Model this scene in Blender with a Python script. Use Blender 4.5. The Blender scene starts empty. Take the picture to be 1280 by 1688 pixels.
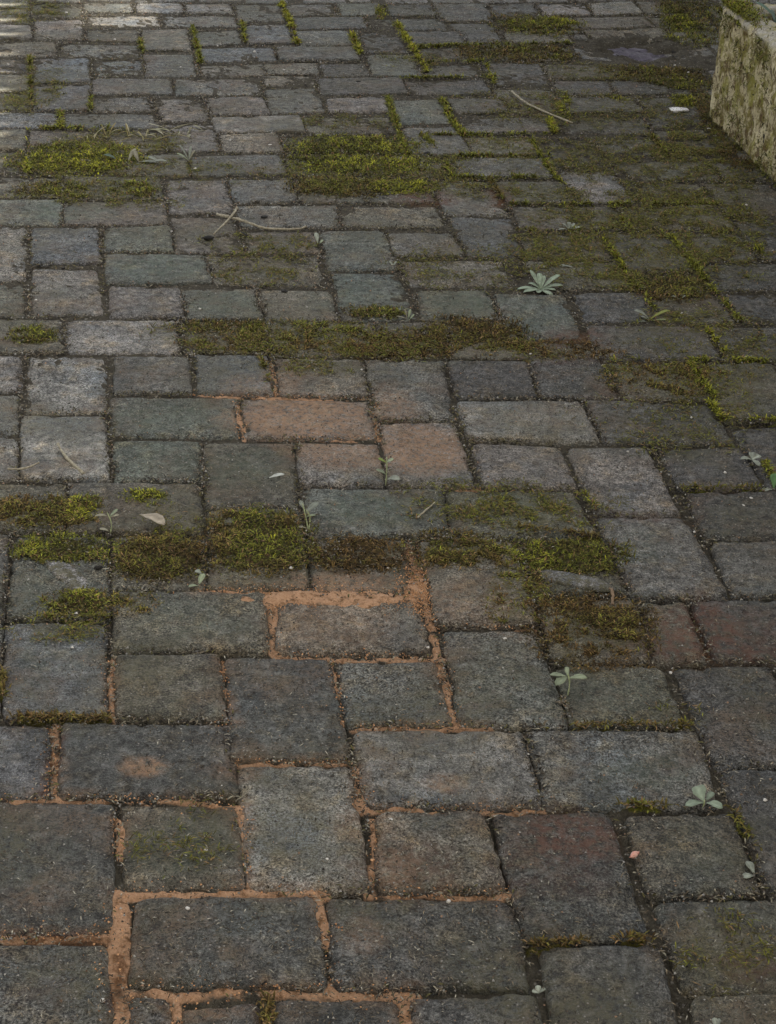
import bpy, bmesh, math, random
import numpy as np
from mathutils import Vector, Matrix

scene = bpy.context.scene
# ------------------------------------------------------------------ camera
cam_d = bpy.data.cameras.new('camera'); cam = bpy.data.objects.new('camera', cam_d); scene.collection.objects.link(cam); scene.camera = cam
TH_, ROLL, CH = 0.518149191, 0.0318579416, 1.27943
cam_d.sensor_fit = 'VERTICAL'; cam_d.sensor_height = 24; cam_d.lens = 39.6435; cam_d.clip_start = .02; cam_d.clip_end = 300
Rv = Vector((1, 0, 0)); Uv = Vector((0, math.sin(TH_), math.cos(TH_))); Fv = Vector((0, math.cos(TH_), -math.sin(TH_)))
cx_ = Rv * math.cos(ROLL) + Uv * math.sin(ROLL); cy_ = -Rv * math.sin(ROLL) + Uv * math.cos(ROLL)
M = Matrix((cx_, cy_, -Fv)).transposed().to_4x4(); M.translation = Vector((0, 0, CH)); cam.matrix_world = M

# ------------------------------------------------------------------ sky, sun, exposure
SUN_EL = math.radians(42); EAVED = (-.171, .9853); SUN_AZ = (.9853, .171)
world = bpy.data.worlds.new('World'); scene.world = world; world.use_nodes = True
wn = world.node_tree; bg = wn.nodes['Background']; sky = wn.nodes.new('ShaderNodeTexSky'); sky.sky_type = 'NISHITA'; sky.sun_disc = False
sky.sun_elevation = SUN_EL; sky.sun_rotation = math.atan2(SUN_AZ[0], SUN_AZ[1]); sky.air_density = 1.2; sky.dust_density = 2.5
hs = wn.nodes.new('ShaderNodeHueSaturation'); hs.inputs['Saturation'].default_value = .13   # sky colour muted to cut the blue cast
wn.links.new(sky.outputs[0], hs.inputs['Color']); wn.links.new(hs.outputs[0], bg.inputs[0]); bg.inputs[1].default_value = 0.05
sd = bpy.data.lights.new('sun', 'SUN'); sd.energy = 5; sd.angle = math.radians(.55); sd.color = (1, .94, .84)
sun = bpy.data.objects.new('sun', sd); scene.collection.objects.link(sun)
sun.rotation_euler = Vector((-SUN_AZ[0] * math.cos(SUN_EL), -SUN_AZ[1] * math.cos(SUN_EL), -math.sin(SUN_EL))).to_track_quat('-Z', 'Y').to_euler()
scene.view_settings.view_transform = 'Standard'; scene.view_settings.look = 'None'; scene.view_settings.gamma = 1; scene.view_settings.use_curve_mapping = False
scene.view_settings.exposure = 3.03
scene.render.engine = 'CYCLES'; scene.cycles.max_bounces = 5; scene.cycles.diffuse_bounces = 2; scene.cycles.glossy_bounces = 2

# ------------------------------------------------------------------ measured layout (metres, bricks in millimetres; paving frame, camera stands at 0,0)
EAVEH = 2.6; EAVE0 = (1.622, 5.873); EPH = .024; SUN_PANE = (-.29, .08, .19, .96)
PUD = (.70, 5.10, .175, .18)
SPILL = [(-.06, 1.995, .115, .026, .9), (-.16, 1.985, .07, .016, .9), (.045, 2.03, .018, .05, .8)]
PINK = (.291, 1.476); DROP = (.742, 4.45); CHIP1 = (.268, 2.063); CHIP2 = (-.443, 2.023)
BRICKS="""D -467 1303 -280 1317 -255 1192 -443 1185
D -245 1242 -204 1240 -193 1149 -229 1147
D -192 1230 -117 1244 -107 1152 -182 1149
D -99 1243 25 1248 34 1151 -90 1146
D 40 1253 168 1264 177 1156 47 1151
D 177 1327 300 1337 315 1140 183 1134
M 328 1267 466 1278 463 1153 322 1147
D -453 1538 -310 1541 -279 1335 -407 1324
D -259 1383 -67 1393 -49 1265 -250 1259
D -52 1394 150 1401 160 1274 -39 1265
D 134 1546 269 1554 293 1349 161 1337
M 305 1405 512 1421 517 1284 322 1273
M 289 1550 415 1559 425 1422 302 1414
D 416 1641 565 1654 572 1430 435 1424
M -300 1541 -166 1549 -144 1409 -275 1404
L -172 1620 -35 1629 -8 1412 -139 1406
W -3 1538 122 1546 144 1417 2 1409
B -520 1685 -414 1689 -388 1553 -487 1546
D -393 1689 -188 1699 -166 1562 -376 1553
D -208 1844 -73 1850 -36 1638 -178 1630
L -34 1697 177 1710 192 1567 -17 1556
G 183 1707 398 1722 402 1572 199 1563
D 387 1859 517 1872 529 1659 410 1647
D 527 1868 648 1879 644 1666 536 1658
B -512 1912 -381 1920 -345 1711 -472 1701
G -645 1910 -521 1917 -480 1700 -596 1693
M -351 1839 -219 1849 -194 1708 -332 1704
G -59 1841 68 1851 91 1717 -43 1710
G 80 1927 208 1936 234 1720 100 1714
M 231 1850 369 1860 382 1728 242 1719
T -550 2144 -415 2152 -378 1932 -513 1924
G -697 2145 -560 2147 -522 1929 -640 1923
M -380 1994 -169 2008 -153 1864 -358 1852
W -147 1985 44 2003 63 1879 -143 1862
W 48 2158 192 2167 208 1951 71 1944
M 199 2168 323 2183 345 2040 211 2029
M 215 2010 351 2018 356 1868 227 1860
W 357 2015 423 2020 434 1874 361 1868
D 433 2018 598 2036 618 1888 449 1875
M -404 2151 -272 2156 -255 2014 -383 2006
M -272 2236 -138 2248 -108 2022 -247 2013
W -117 2159 26 2171 40 2014 -101 2005
G 319 2252 457 2264 489 2037 352 2026
G 485 2186 631 2200 643 2045 497 2038
D 469 2334 687 2360 699 2211 480 2194
M -715 2287 -504 2303 -479 2159 -689 2146
M -498 2304 -297 2317 -276 2166 -475 2156
M -302 2457 -157 2470 -140 2256 -279 2247
T -137 2312 83 2330 91 2182 -114 2169
M 92 2321 290 2334 314 2193 97 2177
P 293 2481 424 2495 449 2275 322 2263
D 444 2492 581 2508 596 2362 465 2350
D 580 2577 725 2594 738 2372 606 2359
L -747 2452 -613 2460 -580 2318 -711 2307
L -617 2528 -480 2541 -442 2325 -573 2313
T -453 2458 -311 2468 -295 2331 -428 2318
P -152 2466 -22 2479 -8 2334 -137 2326
P -16 2549 105 2562 135 2340 1 2331
P 134 2490 279 2485 298 2343 149 2337
L -784 2600 -642 2611 -616 2479 -751 2468
T -482 2618 -266 2631 -255 2485 -459 2475
P -257 2625 -36 2636 -25 2496 -238 2479
G -47 2798 90 2809 106 2571 -25 2559
L 113 2644 329 2660 347 2505 130 2503
D 339 2658 557 2665 574 2516 358 2505
M 552 2823 690 2841 712 2616 570 2602
M 701 2842 863 2860 862 2625 722 2615
L -803 2762 -665 2772 -641 2632 -768 2621
L -656 2776 -519 2781 -482 2556 -617 2551
G -499 2777 -371 2784 -349 2642 -479 2635
B -357 2799 -228 2801 -208 2647 -335 2643
W -214 2794 -56 2800 -37 2653 -192 2644
D 100 2807 243 2813 253 2667 116 2659
D 243 2899 366 2903 397 2672 262 2665
M 393 2816 541 2820 556 2679 410 2666
M -808 2923 -629 2938 -597 2799 -775 2782
L -613 2933 -414 2949 -390 2809 -589 2791
M -397 2948 -249 2951 -227 2819 -376 2810
M -242 2949 -39 2968 -27 2816 -217 2807
M -33 2968 99 2982 106 2818 -21 2814
M 105 2982 232 2992 252 2827 111 2819
D 369 2983 592 2995 602 2851 382 2834
D 602 2993 811 3018 825 2865 616 2849
T -870 3090 -732 3104 -701 2952 -834 2939
P -921 3409 -791 3421 -736 3130 -852 3113
P -728 3182 -604 3190 -553 2973 -686 2956
G -560 3103 -426 3105 -400 2968 -538 2962
T -416 3103 -280 3117 -252 2974 -389 2957
W -270 3112 -128 3124 -109 2980 -240 2963
T -125 3214 3 3225 44 2992 -97 2978
T 47 3132 182 3140 201 3007 54 2993
T 198 3126 335 3131 351 2936 220 2920
D 356 3148 492 3159 501 3023 368 3006
M 477 3252 619 3264 658 3029 512 3012
D 661 3170 816 3190 821 3037 671 3025
D 619 3325 823 3357 832 3210 649 3195
T -597 3274 -395 3292 -366 3145 -570 3124
W -388 3282 -164 3305 -144 3154 -355 3136
T -622 3429 -489 3449 -466 3307 -603 3301
B -773 3408 -642 3427 -602 3233 -736 3215
W -489 3509 -356 3514 -316 3313 -455 3301
W -334 3433 -180 3447 -161 3330 -308 3313
G -359 3592 -137 3621 -125 3486 -340 3466
T -161 3449 -30 3468 3 3248 -135 3233
G -18 3447 115 3466 140 3339 2 3320
P 7 3293 217 3311 233 3179 26 3162
B 118 3566 248 3570 262 3343 153 3333
M 260 3472 439 3496 452 3352 278 3330
M 270 3309 458 3325 483 3187 291 3165
D 451 3489 586 3498 618 3291 472 3279
M 602 3503 746 3524 759 3369 617 3353
D 755 3609 888 3629 893 3387 767 3373
T -985 3565 -748 3595 -721 3446 -951 3425
W -736 3588 -521 3609 -497 3470 -713 3447
P -532 3758 -399 3771 -361 3552 -498 3539
G -390 3767 -250 3785 -225 3637 -365 3623
W -126 3614 83 3634 100 3510 -116 3487
M -236 3787 -92 3801 -74 3651 -217 3638
M -84 3802 60 3807 82 3666 -66 3652
P 73 3804 210 3817 246 3597 113 3581
M 223 3814 384 3830 405 3697 252 3674
L 384 3901 507 3918 539 3709 410 3697
M 259 3642 488 3672 500 3531 273 3503
M 499 3665 716 3693 739 3553 515 3533
M 564 3839 706 3853 723 3718 563 3703
M 719 3854 876 3861 894 3657 738 3639
G 761 4017 896 4035 912 3899 775 3882
M 521 3988 742 4020 762 3889 562 3869
M -1077 4073 -927 4089 -902 3951 -1045 3936
M -1038 3908 -897 3923 -871 3781 -1005 3767
M -996 3729 -778 3751 -749 3615 -965 3595
M -767 3752 -556 3773 -528 3632 -740 3612
W -914 4091 -769 4106 -742 3962 -887 3947
M -881 3915 -667 3937 -641 3808 -859 3786
W -758 4107 -591 4115 -566 3966 -731 3949
G -650 3925 -514 3939 -489 3797 -625 3783
P -591 4186 -475 4188 -437 3984 -558 3977
G -499 3931 -292 3961 -264 3828 -478 3798
W -451 4105 -310 4130 -285 3990 -423 3976
M -292 4106 -157 4126 -138 3991 -275 3977
M -146 4127 -7 4146 6 4006 -129 3992
M -271 3940 -62 3966 -47 3840 -252 3820
M -52 3967 93 3973 112 3847 -31 3842
G 9 4209 140 4229 175 4019 37 4000
W 161 4144 322 4161 343 4036 189 4015
G 125 3971 342 3998 363 3872 143 3841
D 338 4158 472 4172 504 3968 367 3945
G 488 4163 633 4184 647 4057 510 4043
M 650 4262 780 4281 807 4074 660 4054
M -1193 4568 -1022 4588 -991 4437 -1158 4418
M -1152 4396 -987 4415 -959 4279 -1121 4261
D -1231 4733 -1047 4756 -1021 4619 -1200 4598
B -1033 4764 -890 4781 -848 4554 -989 4532
B -981 4491 -841 4513 -803 4296 -940 4275
B -869 4758 -739 4780 -711 4631 -845 4615
G -838 4573 -637 4597 -612 4457 -814 4429
G -810 4395 -674 4416 -645 4297 -790 4276
B -1096 4221 -884 4249 -858 4127 -1069 4104
G -855 4247 -639 4265 -607 4154 -834 4129
P -650 4402 -530 4421 -487 4229 -600 4217
G -737 4826 -605 4849 -565 4636 -700 4620
G -617 4587 -396 4625 -375 4479 -595 4448
P -516 4422 -372 4450 -342 4303 -485 4282
P -478 4246 -262 4280 -245 4157 -456 4124
G -368 4520 -239 4547 -197 4330 -334 4310
W -567 4743 -397 4776 -383 4670 -549 4644
W -387 4784 -244 4814 -232 4700 -375 4677
W -384 4657 -249 4679 -238 4589 -370 4567
D -228 4632 -5 4671 13 4528 -212 4497
P -196 4453 -45 4476 -33 4354 -181 4332
W -249 4276 -29 4305 -14 4176 -231 4148
G -28 4455 101 4475 130 4275 -7 4255
D 7 4647 226 4685 244 4555 28 4524
D 130 4478 266 4505 279 4388 148 4362
G 150 4314 382 4355 392 4230 172 4191
M 252 4591 407 4603 435 4405 288 4383
D 427 4523 633 4558 641 4428 447 4401
D 410 4348 631 4383 638 4240 419 4222
D 645 4547 808 4583 802 4326 652 4304
D -230 4796 -110 4823 -91 4692 -213 4671
T -98 4904 19 4919 53 4708 -79 4693
D 74 4819 197 4847 220 4734 73 4711
D 232 4851 394 4877 406 4669 255 4640
M 46 5004 266 5053 276 4916 74 4879
M 278 5054 499 5082 501 4930 290 4905
M 411 4873 588 4881 600 4760 419 4733
D 420 4695 572 4719 578 4593 431 4570
D 584 4715 815 4754 812 4625 589 4594
M 624 4872 849 4873 855 4790 623 4763
D -129 5169 -26 5197 14 4966 -99 4945
D -30 5356 114 5383 137 5255 -8 5229
D 2 5185 170 5214 186 5092 30 5065
D 151 5310 273 5334 293 5113 198 5094
D -56 5539 85 5566 105 5430 -36 5403
D 99 5568 262 5590 278 5381 120 5353
D 278 5593 418 5620 434 5474 290 5446
L 434 5622 585 5651 597 5503 446 5475
L 604 5645 745 5682 767 5542 611 5505
W 550 5441 767 5494 785 5370 557 5317
M 321 5395 534 5439 539 5307 326 5272
M 313 5218 493 5248 508 5133 319 5109
M 770 5685 867 5698 906 5545 783 5528
M 781 5479 901 5503 930 5373 801 5356
W 557 5279 802 5333 823 5238 594 5209
G -534 5474 -402 5492 -368 5296 -507 5263
B -485 5220 -359 5251 -328 5035 -455 5005
G -377 5495 -237 5523 -216 5395 -355 5369
D -343 5323 -132 5351 -116 5230 -324 5196
G -321 5151 -172 5178 -148 5029 -297 5003
D -367 4960 -147 4994 -127 4861 -347 4828
T -212 5526 -87 5551 -67 5407 -195 5390
M -115 5345 -42 5355 -25 5242 -97 5225
B -602 4931 -382 4965 -363 4826 -572 4794
G -630 5112 -504 5150 -478 5002 -606 4972
W -782 5107 -656 5130 -616 4902 -747 4899
L -1013 5433 -869 5445 -850 5342 -991 5331
L -845 5440 -712 5458 -692 5355 -826 5338
L -693 5461 -560 5479 -533 5361 -676 5350
L -972 5263 -768 5298 -744 5179 -953 5159
L -745 5293 -531 5314 -507 5202 -725 5174
M -1172 5404 -1024 5432 -993 5253 -1143 5240
M -1385 5474 -1205 5499 -1174 5347 -1350 5323
M -1343 5292 -1168 5316 -1134 5158 -1307 5135
P -1300 5106 -1125 5122 -1093 4981 -1266 4959
P -1117 5183 -986 5215 -944 4993 -1078 4983
W -940 5094 -799 5112 -776 4993 -921 4981
M -1255 4911 -1017 4941 -987 4802 -1224 4774
G -986 4931 -776 4937 -748 4818 -959 4799"""
MOSS=[[-0.7667, 3.8853, 0.125, 0.1005, 13, 1, 0.2, 'thick yellow-green moss cushion on the pavers, tallest at far left'],
 [-0.7611, 3.6592, 0.081, 0.0496, 9, 1, 1.2, 'dark green moss band just below the thick far left moss cushion'],
 [-0.6004, 3.683, 0.0518, 0.0416, 8, 1, 0.8, 'small green moss tuft right of the dark band at far left'],
 [-0.1008, 3.981, 0.1471, 0.1407, 12, 1, 0.6, 'wide golden-green moss carpet across the pavers at upper centre'],
 [-0.1353, 3.745, 0.1005, 0.055, 8, 1, 1.5, 'olive moss strip under the golden-green carpet'],
 [0.0111, 3.7592, 0.0674, 0.0426, 11, 1, 0.0, 'bright lime moss pad beside dark red soil at upper centre'],
 [-0.313, 2.9286, 0.0817, 0.0341, 6, 0.9, 1.4, 'thin green moss strip left of the paver crack at mid height'],
 [-0.1467, 2.9106, 0.1043, 0.0477, 8, 1, 1.0, 'fresh green moss strip right of the paver crack at mid height'],
 [0.1544, 2.9231, 0.0893, 0.0733, 10, 1, 1.8, 'ragged olive and rust moss patch below the pale rosette weed'],
 [-0.038, 3.0207, 0.0468, 0.0267, 7, 0.9, 0.9, 'small moss tuft with pale grass blades at centre'],
 [-0.5205, 2.2033, 0.0796, 0.0407, 12, 1, 2.0, 'brownish green moss mat at the left edge above the cracked paver'],
 [-0.463, 2.2256, 0.0256, 0.0374, 13, 1, 0.5, 'bright green moss hummock in the left moss mat'],
 [-0.3681, 2.2581, 0.0351, 0.0209, 8, 1, 0.7, 'small yellow-green moss tuft above the dried leaf'],
 [-0.4711, 2.1085, 0.0596, 0.0329, 11, 1, 0.9, 'emerald moss patch on the chipped pale paver at left'],
 [-0.33, 2.0916, 0.0594, 0.0509, 12, 1, 1.7, 'square olive moss patch between two crack lines left of centre'],
 [-0.1914, 2.1486, 0.0698, 0.0808, 12, 1, 1.4, 'largest dense green moss block left of the orange sand'],
 [-0.0407, 2.1196, 0.0639, 0.0412, 5, 0.8, 2.6, 'sandy brown moss fringe above the orange sand spill'],
 [0.1178, 2.1363, 0.0699, 0.0451, 12, 1, 1.4, 'dense green moss on the paver right of the sand joint'],
 [0.265, 2.1333, 0.0755, 0.0417, 12, 1, 1.0, 'green moss tapering to a grey chipped paver edge'],
 [0.2861, 1.94, 0.0687, 0.0756, 12, 1, 2.4, 'deep golden-brown moss block next to the reddish paver'],
 [-0.4252, 1.9627, 0.0416, 0.0311, 12, 1, 1.3, 'green moss pad at the foot of the chipped left paver'],
 [-0.347, 1.9673, 0.0284, 0.0295, 7, 1, 1.6, 'small olive moss pad on the corner of the tan paver'],
 [0.4805, 2.7529, 0.0791, 0.062, 8, 0.9, 1.8, 'olive moss covering a small paver right of centre'],
 [0.611, 2.7883, 0.0779, 0.0318, 6, 0.8, 1.3, 'thin bright moss edge along the right hand joint'],
 [0.5536, 3.1934, 0.072, 0.0557, 7, 0.9, 1.8, 'khaki moss film on a paver near the grassy weed'],
 [0.414, 5.329, 0.119, 0.1165, 10, 1, 0.9, 'golden moss patch near the top beside the dark puddle'],
 [0.4983, 5.371, 0.0504, 0.0394, 12, 1, 0.0, 'lime streak of moss on the top golden patch'],
 [0.3494, 5.0002, 0.1449, 0.0972, 7, 0.9, 1.6, 'dull moss band left of the dark puddle'],
 [0.9397, 5.5736, 0.0929, 0.1695, 16, 1, 1.2, 'deep green moss bank against the stone trough at top'],
 [0.8952, 5.2996, 0.0772, 0.1395, 14, 1, 0.3, 'yellow-green moss bank beside the stone trough'],
 [0.7116, 4.8178, 0.1236, 0.072, 8, 0.9, 1.6, 'mossy strip in front of the dark puddle'],
 [0.7942, 4.7266, 0.087, 0.0571, 8, 0.9, 0.9, 'low moss tuft between puddle and stone trough'],
 [-0.6646, 2.8614, 0.0376, 0.0333, 7, 0.9, 0.9, 'lone yellow-green moss spot at left edge above pale pavers'],
 [0.7609, 4.5431, 0.0269, 0.0533, 14, 1, 0.0, 'bright lime moss lump behind the white dropping'],
 [0.4351, 4.4723, 0.0181, 0.0917, 12, 1, 0.0, 'lime moss plug in a joint right of the long straw'],
 [0.5799, 4.5577, 0.0201, 0.0237, 9, 1, 0.0, 'tiny lime moss plug at the end of a dusty joint'],
 [-0.0717, 5.4465, 0.0155, 0.0806, 12, 1, 0.0, 'lime moss plug in a joint at the top edge'],
 [0.0013, 2.8695, 0.1124, 0.0547, 7, 0.9, 2.3, 'dark brownish moss band between two green strips at mid height'],
 [-0.2328, 2.8512, 0.1224, 0.0326, 5, 0.7, 2.0, 'faint olive moss below the green strips left of centre'],
 [0.3159, 2.8747, 0.0907, 0.0385, 6, 0.8, 2.8, 'rusty brown moss and soil band right of the olive patch'],
 [0.1961, 2.095, 0.0531, 0.0506, 8, 1, 1.9, 'olive moss bridging the green block and the brown block'],
 [0.1828, 2.0047, 0.0385, 0.0475, 6, 0.8, 2.2, 'sparse moss fringe left of the golden-brown block'],
 [0.8155, 4.4138, 0.023, 0.2034, 9, 0.9, 2.2, 'brown-green moss creeping up the foot of the stone trough'],
 [0.8415, 4.0677, 0.0459, 0.0788, 8, 0.9, 2.3, 'dirty moss along the base of the stone trough'],
 [0.7696, 3.4227, 0.0132, 0.0259, 12, 1, 0.0, 'lime moss plug at the right edge with a white crumb']]
THIN=[[0.5063, 3.3711, 0.2592, 0.2145, 0.5],
 [0.5718, 2.9362, 0.1507, 0.1721, 0.4],
 [0.4754, 4.0209, 0.3305, 0.1914, 0.45],
 [0.7093, 3.6125, 0.1517, 0.1612, 0.5],
 [0.1334, 3.2697, 0.1504, 0.1352, 0.25],
 [0.4684, 2.5737, 0.1563, 0.1162, 0.2],
 [0.4804, 4.4323, 0.3268, 0.1694, 0.35],
 [0.1684, 2.2816, 0.1886, 0.0767, 0.3],
 [-0.1451, 2.8801, 0.2922, 0.0827, 0.4],
 [-0.6483, 3.8161, 0.2805, 0.1325, 0.35],
 [-0.0535, 3.8309, 0.2851, 0.1318, 0.4],
 [0.3234, 3.4083, 0.0977, 0.1088, 0.5],
 [0.3567, 3.2553, 0.1067, 0.0808, 0.45],
 [0.6294, 3.7261, 0.1554, 0.1269, 0.5],
 [0.4642, 3.5977, 0.205, 0.0715, 0.5],
 [0.3381, 3.7316, 0.1125, 0.0674, 0.5],
 [0.6834, 4.1389, 0.116, 0.1212, 0.5],
 [0.7842, 3.9136, 0.1034, 0.1383, 0.35],
 [-0.2751, 3.2344, 0.1108, 0.1132, 0.35],
 [-0.2863, 3.3719, 0.1402, 0.057, 0.35],
 [0.2133, 2.2467, 0.1026, 0.0562, 0.45],
 [0.3736, 1.3281, 0.0582, 0.0634, 0.35],
 [0.2414, 4.093, 0.0911, 0.0737, 0.4],
 [-0.0096, 2.8495, 0.1341, 0.0595, 0.5],
 [0.2815, 2.8639, 0.1016, 0.0492, 0.5],
 [-0.6797, 4.0215, 0.1612, 0.1061, 0.5],
 [-0.6563, 3.6038, 0.2004, 0.0563, 0.35],
 [-0.4439, 1.8922, 0.0648, 0.0325, 0.4],
 [-0.9693, 4.4398, 0.0793, 0.2013, 0.5],
 [0.0896, 3.9352, 0.0878, 0.0827, 0.4],
 [0.5917, 2.7012, 0.0868, 0.1007, 0.4],
 [0.6747, 3.3858, 0.1175, 0.1448, 0.4],
 [-0.3092, 2.1949, 0.0544, 0.0455, 0.4],
 [0.1832, 2.0126, 0.0601, 0.0636, 0.5],
 [-0.1387, 2.7602, 0.0978, 0.0361, 0.4],
 [0.3781, 1.7452, 0.0467, 0.0235, 0.25],
 [-0.2225, 1.4834, 0.0618, 0.0626, 0.2],
 [0.4494, 2.7659, 0.0661, 0.078, 0.4],
 [-0.2988, 2.8407, 0.0886, 0.0433, 0.4],
 [0.8239, 4.4703, 0.0332, 0.2887, 0.5],
 [0.7559, 4.2219, 0.0788, 0.1569, 0.6],
 [0.0284, 4.8664, 0.1054, 0.0926, 0.3],
 [-0.156, 4.2542, 0.14, 0.084, 0.3],
 [0.5804, 4.8023, 0.1756, 0.1039, 0.4],
 [0.2003, 3.769, 0.1131, 0.0855, 0.35],
 [-1.1376, 5.2959, 0.1108, 0.1406, 0.5],
 [0.4996, 3.2017, 0.0745, 0.0657, 0.4]]
ALGAE=[[-0.4828, 3.2165, 0.1098, 0.0863, 0.8],
 [-0.7219, 3.5185, 0.1177, 0.062, 0.9],
 [-0.3297, 3.0389, 0.0818, 0.0603, 0.7],
 [-0.1098, 3.1188, 0.096, 0.0939, 0.5],
 [0.1411, 3.0775, 0.0955, 0.0735, 0.7],
 [0.2687, 3.0277, 0.0826, 0.1016, 0.6],
 [-0.028, 2.2499, 0.1022, 0.0675, 0.7],
 [-0.3726, 2.5482, 0.1015, 0.0687, 0.6],
 [-0.3725, 2.3953, 0.0774, 0.0624, 0.5],
 [-0.2246, 2.3743, 0.0675, 0.0817, 0.5],
 [-0.4667, 2.0139, 0.0762, 0.0809, 0.4],
 [-0.4333, 1.8353, 0.0634, 0.0849, 0.4],
 [0.3188, 1.6316, 0.0741, 0.0474, 0.5],
 [0.3713, 2.166, 0.0637, 0.0713, 0.4],
 [0.2349, 1.7899, 0.1579, 0.0673, 0.3],
 [-0.2213, 1.4731, 0.0615, 0.062, 0.4],
 [-0.2771, 1.9316, 0.0825, 0.0603, 0.35],
 [0.0459, 4.3568, 0.0957, 0.1202, 0.5],
 [-0.5926, 4.9596, 0.141, 0.2064, 0.4],
 [-0.6359, 4.4779, 0.0644, 0.1155, 0.4],
 [0.1769, 2.2631, 0.0844, 0.0568, 0.5],
 [0.3649, 1.4907, 0.0628, 0.0631, 0.2],
 [-0.1786, 5.2673, 0.3002, 0.304, 0.25],
 [-0.0812, 3.3546, 0.0765, 0.1058, 0.3]]
SANDST=[[-0.1433, 2.5577, 0.1381, 0.0961, 1],
 [0.0513, 2.4603, 0.0847, 0.0989, 0.95],
 [-0.0719, 2.4305, 0.1083, 0.0633, 0.7],
 [-0.005, 2.563, 0.0617, 0.1374, 0.6],
 [-0.2394, 2.6646, 0.0633, 0.0489, 0.4],
 [-0.1902, 2.718, 0.0429, 0.1007, 0.4],
 [-0.2811, 1.6058, 0.0304, 0.0198, 0.85],
 [0.0228, 1.444, 0.0353, 0.0399, 0.4],
 [0.0755, 1.5962, 0.0291, 0.0206, 0.45],
 [-0.0115, 1.3379, 0.0258, 0.0361, 0.3],
 [0.123, 2.0012, 0.0683, 0.0631, 0.35],
 [-0.0658, 2.0379, 0.0948, 0.0389, 0.7],
 [-0.0613, 1.929, 0.0911, 0.0598, 0.3],
 [-0.0165, 1.5144, 0.042, 0.0319, 0.35],
 [-0.113, 1.2386, 0.0122, 0.0329, 0.4],
 [-0.1731, 1.2278, 0.0486, 0.0163, 0.5],
 [0.4094, 1.9292, 0.0201, 0.0181, 0.5],
 [-0.1715, 1.601, 0.029, 0.0161, 0.3],
 [0.0157, 1.2523, 0.0371, 0.0166, 0.3],
 [-0.1888, 2.5499, 0.0612, 0.0911, 0.4],
 [0.1956, 1.9288, 0.0666, 0.0299, 0.25],
 [-0.3672, 1.3773, 0.0391, 0.0287, 0.2]]
RUST=[[0.4463, 1.9432, 0.0505, 0.0916, 1],
 [-0.3311, 1.3236, 0.0699, 0.0109, 0.9],
 [-0.262, 1.274, 0.0099, 0.0515, 0.9],
 [0.0532, 1.4042, 0.04, 0.0077, 0.7],
 [-0.3927, 1.6189, 0.0116, 0.0711, 0.8],
 [0.19, 1.462, 0.0823, 0.061, 0.35],
 [0.0533, 1.4455, 0.0407, 0.06, 0.45],
 [0.4337, 1.9425, 0.0151, 0.0762, 0.9],
 [0.221, 1.51, 0.0596, 0.0585, 1],
 [0.3964, 1.3114, 0.0385, 0.0304, 0.6],
 [0.4963, 1.8946, 0.0579, 0.0207, 0.9],
 [0.4201, 1.9342, 0.0922, 0.0757, 0.9],
 [0.5136, 1.9471, 0.0506, 0.0615, 0.5],
 [0.0598, 3.6925, 0.0831, 0.0578, 1],
 [0.2328, 3.7091, 0.0307, 0.0833, 1],
 [0.3419, 2.9182, 0.0689, 0.0564, 0.8],
 [0.3017, 2.8331, 0.1008, 0.0376, 0.5],
 [0.3977, 2.6869, 0.0646, 0.0397, 0.35],
 [0.3815, 2.2575, 0.094, 0.019, 0.5],
 [0.0194, 1.4439, 0.061, 0.0599, 0.35],
 [0.32, 4.4426, 0.0979, 0.0905, 0.4],
 [-0.3397, 1.2371, 0.0365, 0.025, 0.2]]
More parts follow.
